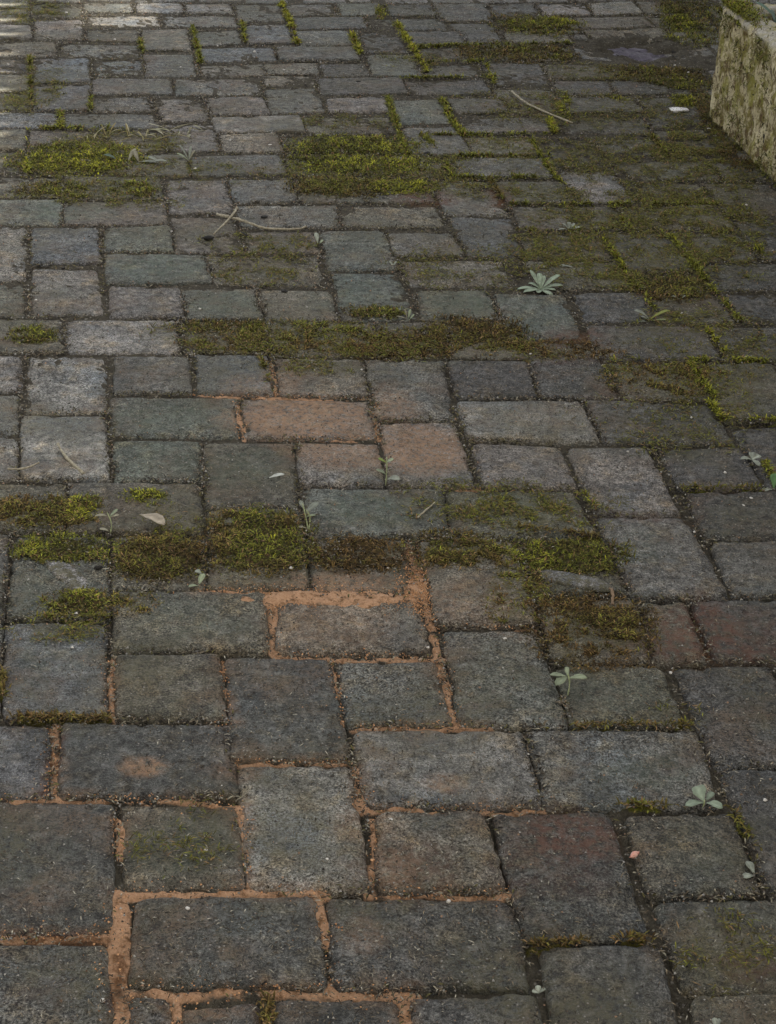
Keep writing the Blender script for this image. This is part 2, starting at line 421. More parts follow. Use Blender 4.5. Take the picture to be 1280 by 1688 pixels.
SANDJ=[(7, [[-0.3942, 1.3198],
 [-0.2773, 1.3278]]), (13, [[-0.2852, 1.3906],
 [-0.2756, 1.3627],
 [-0.262, 1.274],
 [-0.2447, 1.1928]]), (8, [[-0.2852, 1.3906],
 [-0.0532, 1.4032]]), (6, [[-0.3008, 1.5166],
 [-0.287, 1.4495]]), (8, [[-0.1592, 1.5453],
 [-0.152, 1.4972]]), (3, [[-0.1513, 1.4973],
 [-0.1413, 1.4068]]), (5, [[-0.4419, 1.5412],
 [-0.3796, 1.5487],
 [-0.2308, 1.5517]]), (6, [[-0.2307, 1.5506],
 [-0.1562, 1.5443]]), (9, [[-0.0624, 1.4008],
 [-0.0552, 1.3359],
 [-0.0429, 1.2632]]), (10, [[-0.2526, 1.2491],
 [0.0403, 1.2601]]), (6, [[-0.1989, 1.239],
 [-0.1934, 1.195]]), (9, [[0.0323, 1.253],
 [0.0357, 1.2045]]), (7, [[-0.0305, 1.6233],
 [-0.0174, 1.549]]), (6, [[-0.0174, 1.5468],
 [0.0536, 1.5492]]), (4, [[0.0536, 1.5492],
 [0.1961, 1.5562]]), (4, [[-0.0079, 1.5363],
 [-0.0015, 1.4085]]), (6, [[-0.01, 1.4042],
 [0.1479, 1.4096]]), (3, [[-0.1752, 1.6253],
 [-0.0345, 1.6325]]), (5, [[-0.1468, 1.8528],
 [0.0828, 1.8614]]), (4, [[-0.0666, 1.8418],
 [-0.0463, 1.71]]), (3, [[-0.2131, 1.8406],
 [-0.1895, 1.7049]]), (6, [[0.0722, 1.8566],
 [0.0952, 1.7149]]), (5, [[-0.037, 1.7029],
 [0.1393, 1.711]]), (9, [[-0.1595, 2.0003],
 [-0.1456, 1.8586]]), (7, [[-0.269, 2.0049],
 [-0.1673, 2.0125]]), (8, [[-0.1669, 2.0078],
 [0.0464, 2.0109]]), (7, [[0.0337, 2.1626],
 [0.0464, 2.0446],
 [0.0565, 1.9816],
 [0.068, 1.9365],
 [0.0723, 1.8637]]), (3, [[0.1129, 1.9376],
 [0.2046, 1.9413]]), (5, [[-0.3588, 1.8395],
 [-0.3369, 1.7009]]), (4, [[-0.2151, 1.7023],
 [-0.1824, 1.7015]]), (5, [[-0.2644, 2.6144],
 [-0.2433, 2.4746]]), (4, [[-0.2597, 2.6315],
 [-0.0273, 2.6437]]), (4, [[-0.1638, 2.4801],
 [-0.0189, 2.4902]]), (5, [[-0.0292, 2.6316],
 [-0.0179, 2.4903]]), (4, [[-0.2213, 2.7878],
 [-0.1973, 2.6385]]), (4, [[-0.3519, 2.632],
 [-0.2663, 2.6359]]), (4, [[0.1083, 2.3301],
 [0.1561, 2.3313]]), (8, [[-0.4036, 1.6849],
 [-0.38, 1.5509]])]
MOSSJ=[(9, [[-0.0199, 5.288],
 [0.0458, 4.9019],
 [0.0714, 4.7421]], 0), (8, [[-0.3938, 5.5095],
 [-0.3454, 5.2456],
 [-0.3075, 4.9952]], 0), (8, [[-0.1561, 5.1577],
 [-0.1231, 4.9149]], 0.3), (7, [[0.3857, 4.3396],
 [0.3923, 4.209]], 0.2), (7, [[-0.0354, 4.4881],
 [-0.0133, 4.2696],
 [0.0004, 4.1422],
 [0.0196, 3.9839]], 1), (8, [[0.1076, 4.4755],
 [0.1419, 4.2339],
 [0.1647, 4.1545]], 0.7), (5, [[0.0458, 5.0112],
 [0.2992, 5.0779],
 [0.5014, 5.1175]], 1), (4, [[0.0632, 4.8443],
 [0.2381, 4.8785],
 [0.2551, 4.6396]], 0.6), (4, [[-0.0046, 4.6707],
 [0.2665, 4.7148]], 0.9), (6, [[0.5967, 2.9808],
 [0.6154, 2.8788]], 0), (7, [[0.4008, 2.8248],
 [0.6929, 2.847]], 0.6), (6, [[0.5426, 2.825],
 [0.5663, 2.6749]], 0.8), (6, [[0.5658, 2.6037],
 [0.6693, 2.6018]], 0.2), (5, [[0.5523, 2.6666],
 [0.5726, 2.5811]], 0.5), (6, [[0.4425, 3.4811],
 [0.4709, 3.2785]], 0.6), (6, [[0.5912, 3.4946],
 [0.6261, 3.2717],
 [0.6673, 3.0301]], 0.8), (5, [[0.4695, 3.2649],
 [0.509, 3.0772]], 1), (6, [[-0.9225, 4.0947],
 [-0.8606, 3.7729]], 0.5), (7, [[-0.87, 4.2507],
 [-0.8456, 4.118]], 0.6), (5, [[-0.9176, 4.1002],
 [-0.7267, 4.1307]], 0.8), (5, [[0.046, 4.1521],
 [0.3684, 4.1962]], 1), (5, [[0.1432, 3.9965],
 [0.3717, 4.0198]], 1), (7, [[-0.4683, 1.6952],
 [-0.3397, 1.6995]], 2.6), (7, [[-0.4925, 1.7906],
 [-0.4757, 1.7125]], 2.2), (9, [[-0.1072, 1.2429],
 [-0.1013, 1.1988]], 2.6), (5, [[0.3275, 4.1515],
 [0.3645, 3.8722],
 [0.391, 3.7875]], 0.6), (6, [[0.0612, 4.1436],
 [0.1193, 3.9753]], 1), (6, [[0.1076, 3.9741],
 [0.1244, 3.8396],
 [0.2027, 3.8385],
 [0.3607, 3.8585]], 1), (5, [[0.2109, 3.8306],
 [0.2389, 3.689]], 2), (5, [[0.2512, 3.6575],
 [0.7229, 3.702]], 1.2), (4, [[0.2566, 3.4904],
 [0.4693, 3.5135]], 1.5), (5, [[0.4878, 3.6717],
 [0.5094, 3.5172]], 0.7), (5, [[0.162, 1.3276],
 [0.2464, 1.3385],
 [0.2954, 1.3443]], 2.6), (5, [[0.275, 1.5612],
 [0.3975, 1.5683]], 2), (5, [[0.4117, 1.5679],
 [0.4346, 1.4941]], 1.8), (4, [[0.3031, 2.3213],
 [0.3224, 2.2725]], 1), (4, [[-0.5229, 1.9174],
 [-0.3762, 1.9289]], 1.5), (5, [[-1.051, 4.7683],
 [-0.9492, 4.2743]], 1.2), (5, [[-0.6383, 5.1698],
 [-0.567, 4.7619]], 0.9), (5, [[-0.7868, 5.0771],
 [-0.7422, 4.8391]], 1.2), (4, [[-0.494, 5.2414],
 [-0.4629, 4.9968]], 0.8), (4, [[0.6387, 4.2095],
 [0.6618, 4.0303]], 1.6), (4, [[-0.8175, 4.3998],
 [-0.7973, 4.2802]], 1.2), (5, [[0.1929, 2.2085],
 [0.3146, 2.1873]], 2.4), (5, [[-0.2391, 2.7917],
 [-0.206, 2.6427]], 1.8), (4, [[0.4636, 2.3476],
 [0.5946, 2.3563]], 1.8), (5, [[0.6115, 2.4517],
 [0.6163, 2.3697]], 0.8), (4, [[0.1909, 1.7099],
 [0.3908, 1.7255]], 2.2)]
PEBBLES=[[-0.2018, 1.367],
 [-0.137, 2.0714],
 [0.246, 2.0797],
 [0.2524, 2.8454],
 [0.0796, 1.3911],
 [0.5589, 3.0601],
 [0.6509, 2.8626],
 [0.6613, 2.858],
 [0.8171, 4.8302],
 [0.7888, 4.9051],
 [-0.3729, 3.0053],
 [-0.4284, 4.9045],
 [-0.5411, 4.9591],
 [-0.8458, 4.9909],
 [-1.0952, 4.6856],
 [-1.0431, 5.2928],
 [-0.6197, 4.7171],
 [-0.3312, 4.7197],
 [-0.2736, 5.0275],
 [-0.3164, 4.0351],
 [0.7951, 4.2881],
 [0.7938, 3.7046],
 [0.5136, 2.6023],
 [0.5678, 2.323],
 [0.5523, 2.2988],
 [0.5408, 2.4053],
 [0.0149, 1.5245],
 [-0.0556, 1.4534],
 [-0.1926, 1.4621],
 [0.4634, 2.2111],
 [0.472, 2.2008],
 [0.3795, 1.8387],
 [-0.4803, 3.4198],
 [-0.691, 3.0243],
 [-0.4779, 3.8375],
 [-0.0547, 2.7537],
 [-0.4221, 1.9353],
 [-0.1951, 1.4847],
 [0.4585, 1.5814],
 [-0.1864, 1.5763],
 [-0.4125, 1.8535],
 [-0.4172, 4.0636],
 [0.0594, 1.8801],
 [0.164, 1.9078],
 [0.0026, 2.0799],
 [0.3902, 2.4686],
 [-0.2714, 1.2318]]
DARK=[[-0.2894, 3.524, 0.009253509038337354],
 [-0.3988, 3.3834, 0.012748744459530168],
 [-0.3257, 3.4118, 0.01028619465546939],
 [-0.2169, 3.1067, 0.007158943139313453],
 [-0.6687, 3.1905, 0.00483012201841282],
 [0.0682, 4.0077, 0.010395938028246888],
 [-0.1176, 4.6208, 0.008365441521250936],
 [-0.411, 2.0548, 0.0068873547792846655],
 [0.4917, 3.1753, 0.007399446993692329]]
# ------------------------------------------------------------------ helpers
rng = np.random.default_rng(7)
random.seed(7)
COL = scene.collection

def _h(ix, iy, s):
    n = (ix * 374761393 + iy * 668265263 + s * 1442695041) & 0xffffffff
    n = ((n ^ (n >> 13)) * 1274126177) & 0xffffffff
    n = ((n ^ (n >> 16)) * 2246822519) & 0xffffffff
    return ((n ^ (n >> 15)) & 0xffff) / 65535.0

def vn(x, y, s=0):
    """smooth value noise, -1..1"""
    ix = np.floor(x).astype(np.int64); iy = np.floor(y).astype(np.int64)
    fx = x - ix; fy = y - iy
    fx = fx * fx * (3 - 2 * fx); fy = fy * fy * (3 - 2 * fy)
    a = _h(ix, iy, s); b = _h(ix + 1, iy, s); c = _h(ix, iy + 1, s); d = _h(ix + 1, iy + 1, s)
    return 2 * ((a * (1 - fx) + b * fx) * (1 - fy) + (c * (1 - fx) + d * fx) * fy) - 1

def fbm(x, y, s=0, o=4, g=.5):
    r = 0; a = 1; t = 0
    for i in range(o):
        r = r + a * vn(x, y, s + i * 17); t += a; a *= g; x = x * 2.03 + 5.1; y = y * 2.03 + 3.7
    return r / t

def blobs(lst, x, y, warp=.25, wi=4):
    m = np.zeros_like(x)
    w1 = fbm(x / .05, y / .05, 91, 4, .6); w2 = fbm(x / .05, y / .05, 57, 4, .6)
    for b in lst:
        r = np.hypot((x - b[0]) / b[2] + warp * w1, (y - b[1]) / b[3] + warp * w2)
        m = np.maximum(m, b[wi] * np.clip((1.15 - r) / .55, 0, 1))
    return m

def seg_mask(lst, x, y, soft=.6):
    """distance to joint polylines -> 0..1 (and the hue of the nearest)"""
    m = np.zeros_like(x); hue = np.zeros_like(x)
    wx = .006 * fbm(x / .03, y / .03, 33, 3); wy = .006 * fbm(x / .03, y / .03, 44, 3)
    X = x + wx; Y = y + wy
    for it in lst:
        hw = it[0] / 1000; p = it[1]
        for a, b in zip(p[:-1], p[1:]):
            dx, dy = b[0] - a[0], b[1] - a[1]; L = dx * dx + dy * dy + 1e-9
            t = np.clip(((X - a[0]) * dx + (Y - a[1]) * dy) / L, 0, 1)
            d = np.hypot(X - a[0] - t * dx, Y - a[1] - t * dy)
            v = np.clip((hw * 1.2 - d) / (hw * soft), 0, 1)
            if len(it) > 2: hue = np.where(v > m, it[2], hue)
            m = np.maximum(m, v)
    return m, hue

def mesh_np(name, V, F, mats, smooth=True, parent=None, link=True):
    me = bpy.data.meshes.new(name)
    V = np.asarray(V, dtype=np.float32)
    if isinstance(F, np.ndarray):
        k = F.shape[1]
        me.vertices.add(len(V)); me.vertices.foreach_set('co', V.ravel())
        me.loops.add(F.size); me.loops.foreach_set('vertex_index', F.astype(np.int32).ravel())
        me.polygons.add(len(F)); me.polygons.foreach_set('loop_start', np.arange(0, F.size, k, dtype=np.int32))
        me.polygons.foreach_set('loop_total', np.full(len(F), k, dtype=np.int32))
        me.update(calc_edges=True)
    else:
        me.from_pydata([tuple(v) for v in V.tolist()], [], F); me.update()
    for m in (mats if isinstance(mats, (list, tuple)) else [mats]): me.materials.append(m)
    if smooth: me.polygons.foreach_set('use_smooth', np.ones(len(me.polygons), dtype=bool))
    ob = bpy.data.objects.new(name, me)
    if link: COL.objects.link(ob)
    if parent: ob.parent = parent
    return ob

def attr(ob, name, arr):
    a = ob.data.attributes.new(name, 'FLOAT_COLOR', 'POINT')
    a.data.foreach_set('color', np.asarray(arr, dtype=np.float32).ravel())

def tag(o, label=None, cat=None, group=None, kind=None):
    if label: o['label'] = label
    if cat: o['category'] = cat
    if group: o['group'] = group
    if kind: o['kind'] = kind
    return o

def empty(name, loc):
    o = bpy.data.objects.new(name, None); o.location = loc; o.empty_display_size = .02
    COL.objects.link(o); return o

def grid_faces(nu, nv, off=0):
    i = np.arange(nu - 1)[:, None] * nv + np.arange(nv - 1)[None, :]
    i = i.ravel() + off
    return np.stack([i, i + nv, i + nv + 1, i + 1], 1)

# ------------------------------------------------------------------ materials
class NT:
    def __init__(s, name):
        s.m = bpy.data.materials.new(name); s.m.use_nodes = True
        s.t = s.m.node_tree; s.t.nodes.clear()
        s.out = s.t.nodes.new('ShaderNodeOutputMaterial')
        s.b = s.t.nodes.new('ShaderNodeBsdfPrincipled'); s.t.links.new(s.b.outputs[0], s.out.inputs[0])
    def n(s, typ, **kw):
        nd = s.t.nodes.new('ShaderNode' + typ)
        for k, v in kw.items(): setattr(nd, k, v)
        return nd
    def l(s, a, b): s.t.links.new(a, b)
    def val(s, sock, v):
        if hasattr(v, 'is_linked'): s.l(v, sock)
        else: sock.default_value = v
    def noise(s, scale, detail=4, rough=.6, vec=None, dist=0):
        nd = s.n('TexNoise'); nd.inputs['Scale'].default_value = scale; nd.inputs['Detail'].default_value = detail
        nd.inputs['Roughness'].default_value = rough; nd.inputs['Distortion'].default_value = dist
        s.l(vec if vec is not None else s.pos(), nd.inputs['Vector']); return nd.outputs['Fac']
    def pos(s):
        if not hasattr(s, '_p'): s._p = s.n('NewGeometry').outputs['Position']
        return s._p
    def math(s, op, a, b=0.5, c=None, clamp=False):
        nd = s.n('Math', operation=op, use_clamp=clamp); s.val(nd.inputs[0], a); s.val(nd.inputs[1], b)
        if c is not None: s.val(nd.inputs[2], c)
        return nd.outputs[0]
    def rng(s, v, a, b, c=0., d=1.):
        nd = s.n('MapRange'); s.val(nd.inputs['Value'], v)
        for k, x in zip(('From Min', 'From Max', 'To Min', 'To Max'), (a, b, c, d)): nd.inputs[k].default_value = x
        return nd.outputs[0]
    def mix(s, f, a, b, mode='MIX'):
        nd = s.n('Mix', data_type='RGBA', blend_type=mode)
        s.val(nd.inputs[0], f)
        for sk, v in ((nd.inputs[6], a), (nd.inputs[7], b)):
            if hasattr(v, 'is_linked'): s.l(v, sk)
            else: sk.default_value = (*v[:3], 1)
        return nd.outputs[2]
    def bump(s, h, strength=.5, dist=.002, prev=None):
        nd = s.n('Bump'); nd.inputs['Strength'].default_value = strength; nd.inputs['Distance'].default_value = dist
        s.l(h, nd.inputs['Height'])
        if prev is not None: s.l(prev, nd.inputs['Normal'])
        return nd.outputs[0]
    def done(s, col, rough=.9, normal=None, spec=.25):
        s.val(s.b.inputs['Base Color'], col if hasattr(col, 'is_linked') else (*col, 1))
        s.val(s.b.inputs['Roughness'], rough); s.b.inputs['Specular IOR Level'].default_value = spec
        if normal is not None: s.l(normal, s.b.inputs['Normal'])
        return s.m

def scaled(t, v, c):
    nd = t.n('VectorMath', operation='SCALE'); t.l(c, nd.inputs[0]); t.val(nd.inputs['Scale'], v); return nd.outputs[0]

def mat_brick():
    t = NT('paver_brick')
    oc = t.n('ObjectInfo').outputs['Color']
    st = t.n('Attribute', attribute_name='stain'); sp = t.n('SeparateColor'); t.l(st.outputs['Color'], sp.inputs[0])
    rnd = t.n('ObjectInfo').outputs['Random']
    big = t.noise(16, 3, .68); mid = t.noise(75, 3, .72); fine = t.noise(330, 2, .7); grit = t.noise(800, 0, .6)
    hue = t.noise(9, 2, .6)
    c = scaled(t, t.rng(big, .3, .7, .55, 1.45), oc)
    c = scaled(t, t.rng(mid, .34, .66, .5, 1.55), c)
    amp = t.rng(rnd, 0, 1, .55, 1.15); fv = t.math('ADD', 1.0, t.math('MULTIPLY', t.math('SUBTRACT', t.rng(fine, .36, .64, .15, 2.0), 1.0), amp)); c = scaled(t, fv, c)
    c = scaled(t, t.rng(grit, .32, .68, .6, 1.45), c)
    # cool / warm drift of the engobe
    c = t.mix(t.rng(hue, .5, .66, 0, .9), c, (.84, .96, 1.15), 'MULTIPLY')
    c = t.mix(t.rng(t.noise(21, 3, .7), .50, .66, 0, .9), c, (1.22, 1.04, .78), 'MULTIPLY')
    olive = t.math('MULTIPLY', t.rng(t.noise(4.5, 4, .65), .46, .62), t.rng(mid, .3, .6)); c = t.mix(t.math('MULTIPLY', olive, .75), c, (.060, .053, .024))
    brown = t.math('MULTIPLY', t.rng(t.noise(7.5, 4, .7), .52, .66), t.rng(fine, .35, .6)); c = t.mix(t.math('MULTIPLY', brown, .75), c, (.100, .066, .040))
    # aggregate grains and dark pits
    vo = t.n('TexVoronoi'); vo.inputs['Scale'].default_value = 210; t.l(t.pos(), vo.inputs['Vector'])
    vs = t.n('SeparateColor'); t.l(vo.outputs['Color'], vs.inputs[0])
    near = t.rng(vo.outputs['Distance'], .33, .18)
    g1 = t.math('MULTIPLY', near, t.rng(vs.outputs[0], .84, .9))
    c = t.mix(t.math('MULTIPLY', g1, .55), c, (.30, .28, .25))
    g2 = t.math('MULTIPLY', near, t.rng(vs.outputs[1], .80, .86))
    c = t.mix(t.math('MULTIPLY', g2, .7), c, (.016, .014, .013))
    # pale lime / dust haze
    c = t.mix(t.math('MULTIPLY', t.rng(t.noise(24, 3, .7), .56, .74), t.math('MULTIPLY', t.rng(mid, .35, .65), .42)), c, (.24, .235, .225))
    # lichen-green film, sand dust, rust, moss film
    f = t.math('MULTIPLY', sp.outputs[1], t.rng(t.noise(40, 2, .7), .3, .62)); c = t.mix(t.math('MULTIPLY', f, .62), c, (.062, .085, .058))
    f = t.math('MULTIPLY', sp.outputs[0], t.rng(t.noise(120, 2, .75), .3, .62)); c = t.mix(t.math('MULTIPLY', f, .85), c, (.26, .150, .082))
    f = t.math('MULTIPLY', sp.outputs[2], t.rng(t.noise(60, 2, .75), .34, .6)); c = t.mix(t.math('MULTIPLY', f, .8), c, (.085, .036, .021))
    f = t.math('MULTIPLY', st.outputs['Alpha'], t.rng(t.noise(70, 3, .8), .40, .55)); c = t.mix(t.math('MULTIPLY', f, t.rng(fine, .35, .6, .25, .95)), c, (.062, .055, .018))
    h = t.math('ADD', t.math('MULTIPLY', mid, 1.0), t.math('ADD', t.math('MULTIPLY', fine, .7), t.math('MULTIPLY', grit, .3)))
    h = t.math('ADD', h, t.math('MULTIPLY', g1, .25)); h = t.math('SUBTRACT', h, t.math('MULTIPLY', g2, .3))
    return t.done(c, t.rng(mid, .3, .7, .92, .66), t.bump(h, 1.0, .0055), .38)

def mat_soil():
    t = NT('joint_soil')
    st = t.n('Attribute', attribute_name='stain'); sp = t.n('SeparateColor'); t.l(st.outputs['Color'], sp.inputs[0])
    mid = t.noise(90, 6, .75); fine = t.noise(380, 4, .7)
    c = t.mix(t.rng(mid, .3, .7), (.014, .012, .009), (.078, .068, .048))
    c = t.mix(t.rng(fine, .55, .72), c, (.10, .09, .075))
    vo = t.n('TexVoronoi'); vo.inputs['Scale'].default_value = 160; t.l(t.pos(), vo.inputs['Vector'])
    vs = t.n('SeparateColor'); t.l(vo.outputs['Color'], vs.inputs[0])
    g = t.math('MULTIPLY', t.rng(vo.outputs['Distance'], .38, .2), t.rng(vs.outputs[0], .8, .86)); c = t.mix(t.math('MULTIPLY', g, .7), c, (.2, .185, .16))
    sand = t.mix(t.rng(fine, .3, .7), (.31, .172, .094), (.45, .280, .170))
    sand = t.mix(t.rng(mid, .50, .66), sand, (.13, .068, .032))
    sf = t.rng(t.math('ADD', sp.outputs[0], t.math('MULTIPLY', t.math('SUBTRACT', mid, .5), 1.0)), .34, .6); c = t.mix(sf, c, sand)
    mcol = t.mix(sp.outputs[2], (.17, .185, .018), (.06, .045, .012))
    mcol = t.mix(t.rng(fine, .4, .7), mcol, (.03, .03, .008))
    mf = t.rng(t.math('ADD', sp.outputs[1], t.math('MULTIPLY', t.math('SUBTRACT', mid, .5), 1.2)), .35, .6); c = t.mix(mf, c, mcol)
    rf = t.math('MULTIPLY', st.outputs['Alpha'], t.rng(mid, .35, .55)); c = t.mix(t.math('MULTIPLY', rf, .85), c, (.085, .038, .016))
    h = t.math('ADD', mid, t.math('MULTIPLY', fine, .6))
    return t.done(c, .95, t.bump(h, .9, .006), .15)

def mat_col(name, rough=.8, var=.5, scale=400, spec=.25, bump=.3, trans=0.):
    """vertex-colour driven: moss strands, debris, leaves"""
    t = NT(name)
    a = t.n('Attribute', attribute_name='tint')
    c = scaled(t, t.rng(t.noise(scale, 3, .6), .3, .7, 1 - var, 1 + var), a.outputs['Color'])
    m = t.done(c, rough, t.bump(t.noise(scale * 1.7, 3, .6), bump, .001), spec)
    if trans:
        t.b.inputs['Transmission Weight'].default_value = 0
        tr = t.n('BsdfTranslucent'); t.l(c, tr.inputs[0]); ms = t.n('MixShader'); ms.inputs[0].default_value = trans
        t.l(t.b.outputs[0], ms.inputs[1]); t.l(tr.outputs[0], ms.inputs[2]); t.l(ms.outputs[0], t.out.inputs[0])
    return m

def mat_simple(name, c1, c2, scale, rough=.85, bump=.4, dist=.002, spec=.25, stretch=None):
    t = NT(name); v = t.pos()
    if stretch:
        mp = t.n('Mapping'); mp.inputs['Scale'].default_value = stretch; t.l(v, mp.inputs[0]); v = mp.outputs[0]
    n1 = t.noise(scale, 6, .68, v); n2 = t.noise(scale * 5.3, 4, .65, v)
    c = t.mix(t.rng(n1, .32, .68), c1, c2); c = scaled(t, t.rng(n2, .3, .7, .7, 1.3), c)
    return t.done(c, rough, t.bump(t.math('ADD', n1, t.math('MULTIPLY', n2, .5)), bump, dist), spec)

def mat_trough():
    t = NT('weathered_concrete')
    mp = t.n('Mapping'); mp.inputs['Scale'].default_value = (1, 1, .75); t.l(t.pos(), mp.inputs[0]); sv = mp.outputs[0]
    big = t.noise(11, 5, .65, sv); mid = t.noise(34, 6, .7, sv); fine = t.noise(170, 5, .7)
    c = t.mix(t.rng(big, .35, .65), (.32, .275, .16), (.46, .41, .27))
    c = t.mix(t.rng(mid, .47, .56), c, (.145, .12, .040))
    c = t.mix(t.math('MULTIPLY', t.rng(t.noise(40, 5, .75, sv), .52, .58), .85), c, (.075, .045, .020))
    c = t.mix(t.math('MULTIPLY', t.rng(t.noise(22, 5, .7, sv), .52, .60), .7), c, (.20, .19, .04))
    c = t.mix(t.rng(t.noise(62, 4, .65, sv), .61, .64), c, (.018, .014, .008))
    sx = t.n('SeparateXYZ'); t.l(t.pos(), sx.inputs[0])
    c = t.mix(t.math('MULTIPLY', t.rng(sx.outputs[2], .268, .284), t.rng(mid, .4, .6)), c, (.36, .34, .29))
    c = scaled(t, t.rng(fine, .3, .7, .62, 1.4), c)
    h = t.math('ADD', mid, t.math('MULTIPLY', fine, .5))
    return t.done(c, .92, t.bump(h, .9, .012), .2)

M_brick = mat_brick(); M_soil = mat_soil(); M_trough = mat_trough()
M_moss = mat_col('moss', .85, .45, 260, .15, .2)
M_leaf = mat_col('leaf', .6, .22, 160, .3, .3, .25)
M_deb = mat_col('dry_debris', .9, .5, 300, .15, .3)
M_peb = mat_simple('white_pebble', (.34, .32, .29), (.52, .50, .46), 200)
M_pink = mat_simple('pink_stone', (.55, .42, .36), (.45, .16, .12), 120)
M_dark = mat_simple('black_crumb', (.006, .006, .006), (.02, .018, .015), 200)
M_twig = mat_simple('pale_twig', (.12, .10, .065), (.34, .31, .23), 160)
M_guano = mat_simple('white_dropping', (.45, .44, .44), (.68, .67, .66), 150)
M_ground = mat_simple('earth', (.025, .021, .016), (.07, .06, .04), 8, .95, .6, .02)
M_potsoil = mat_simple('potting_soil', (.006, .005, .004), (.03, .024, .018), 60, .95, .8, .01)
M_render = mat_simple('wall_render', (.36, .33, .28), (.48, .45, .39), 3, .9, .3, .004)
M_tile = mat_simple('clay_roof_tile', (.22, .09, .05), (.32, .14, .08), 6, .85, .3, .004)
M_wood = mat_simple('roof_boards', (.12, .08, .05), (.2, .14, .09), 12, .85, .3, .003)

# ------------------------------------------------------------------ ground
pav = mesh_np('ground', [(-60, -60, -.06), (60, -60, -.06), (60, 60, -.06), (-60, 60, -.06)], np.array([[0, 1, 2, 3]]), M_ground)
tag(pav, 'dark earth under and around the brick paving', kind='structure')

PAL = dict(D=(.037, .036, .034), G=(.078, .076, .068), L=(.148, .143, .130), B=(.066, .071, .076), T=(.068, .073, .060), P=(.114, .104, .091),
           O=(.18, .130, .094), R=(.086, .046, .038), M=(.060, .055, .038), W=(.096, .083, .064))
PAL = {k_: tuple(.76 * v_ + .24 * m_ for v_, m_ in zip(c_, (.070, .067, .058))) for k_, c_ in PAL.items()}
quads = []
for ln in BRICKS.strip().splitlines():
    p = ln.split(); v = np.array(list(map(float, p[1:]))).reshape(4, 2) / 1000
    c_ = v.mean(0); e_ = (v - c_); L_ = np.linalg.norm(e_, axis=1, keepdims=True)
    eu = ((v[1] - v[0]) + (v[2] - v[3])); eu /= np.linalg.norm(eu); ev = ((v[0] - v[3]) + (v[1] - v[2])); ev /= np.linalg.norm(ev)
    gu_ = .0026 + .0011 * max(0, c_[1] - 2); gv_ = .0026 + .0021 * max(0, c_[1] - 2)      # traced inside the arris, so let the faces reach it
    quads.append((p[0], v + np.array([-gu_ * eu + gv_ * ev, gu_ * eu + gv_ * ev, gu_ * eu - gv_ * ev, -gu_ * eu - gv_ * ev])))

FROST = [(a[0], a[1], a[2], a[3], .9) for a in MOSS if a[4] < 20]

def stain_at(x, y, z=None):
    s = np.zeros((len(x), 4))
    s[:, 0] = blobs(SANDST, x, y, .3); s[:, 1] = blobs(ALGAE, x, y, .35); s[:, 2] = blobs(RUST, x, y, .35)
    s[:, 3] = np.maximum(blobs(THIN, x, y, .35) * 2.0, blobs(FROST, x, y, .3) * .9).clip(0, 1)
    sj, _ = seg_mask([(h_ + 9, p_) for h_, p_ in SANDJ], x, y, 1.3); s[:, 0] = np.maximum(s[:, 0], sj * .62 * np.clip(.6 + 1.6 * fbm(x / .05, y / .05, 171, 4, .6), 0, 1))
    return s

def axis(L, cell):
    e = [0, .0016, .0045, .009, .015]
    n = max(2, int(round((L - .03) / cell)))
    return np.array(e + list(np.linspace(.015, L - .015, n + 1)[1:-1]) + [L - a for a in reversed(e)]) / L

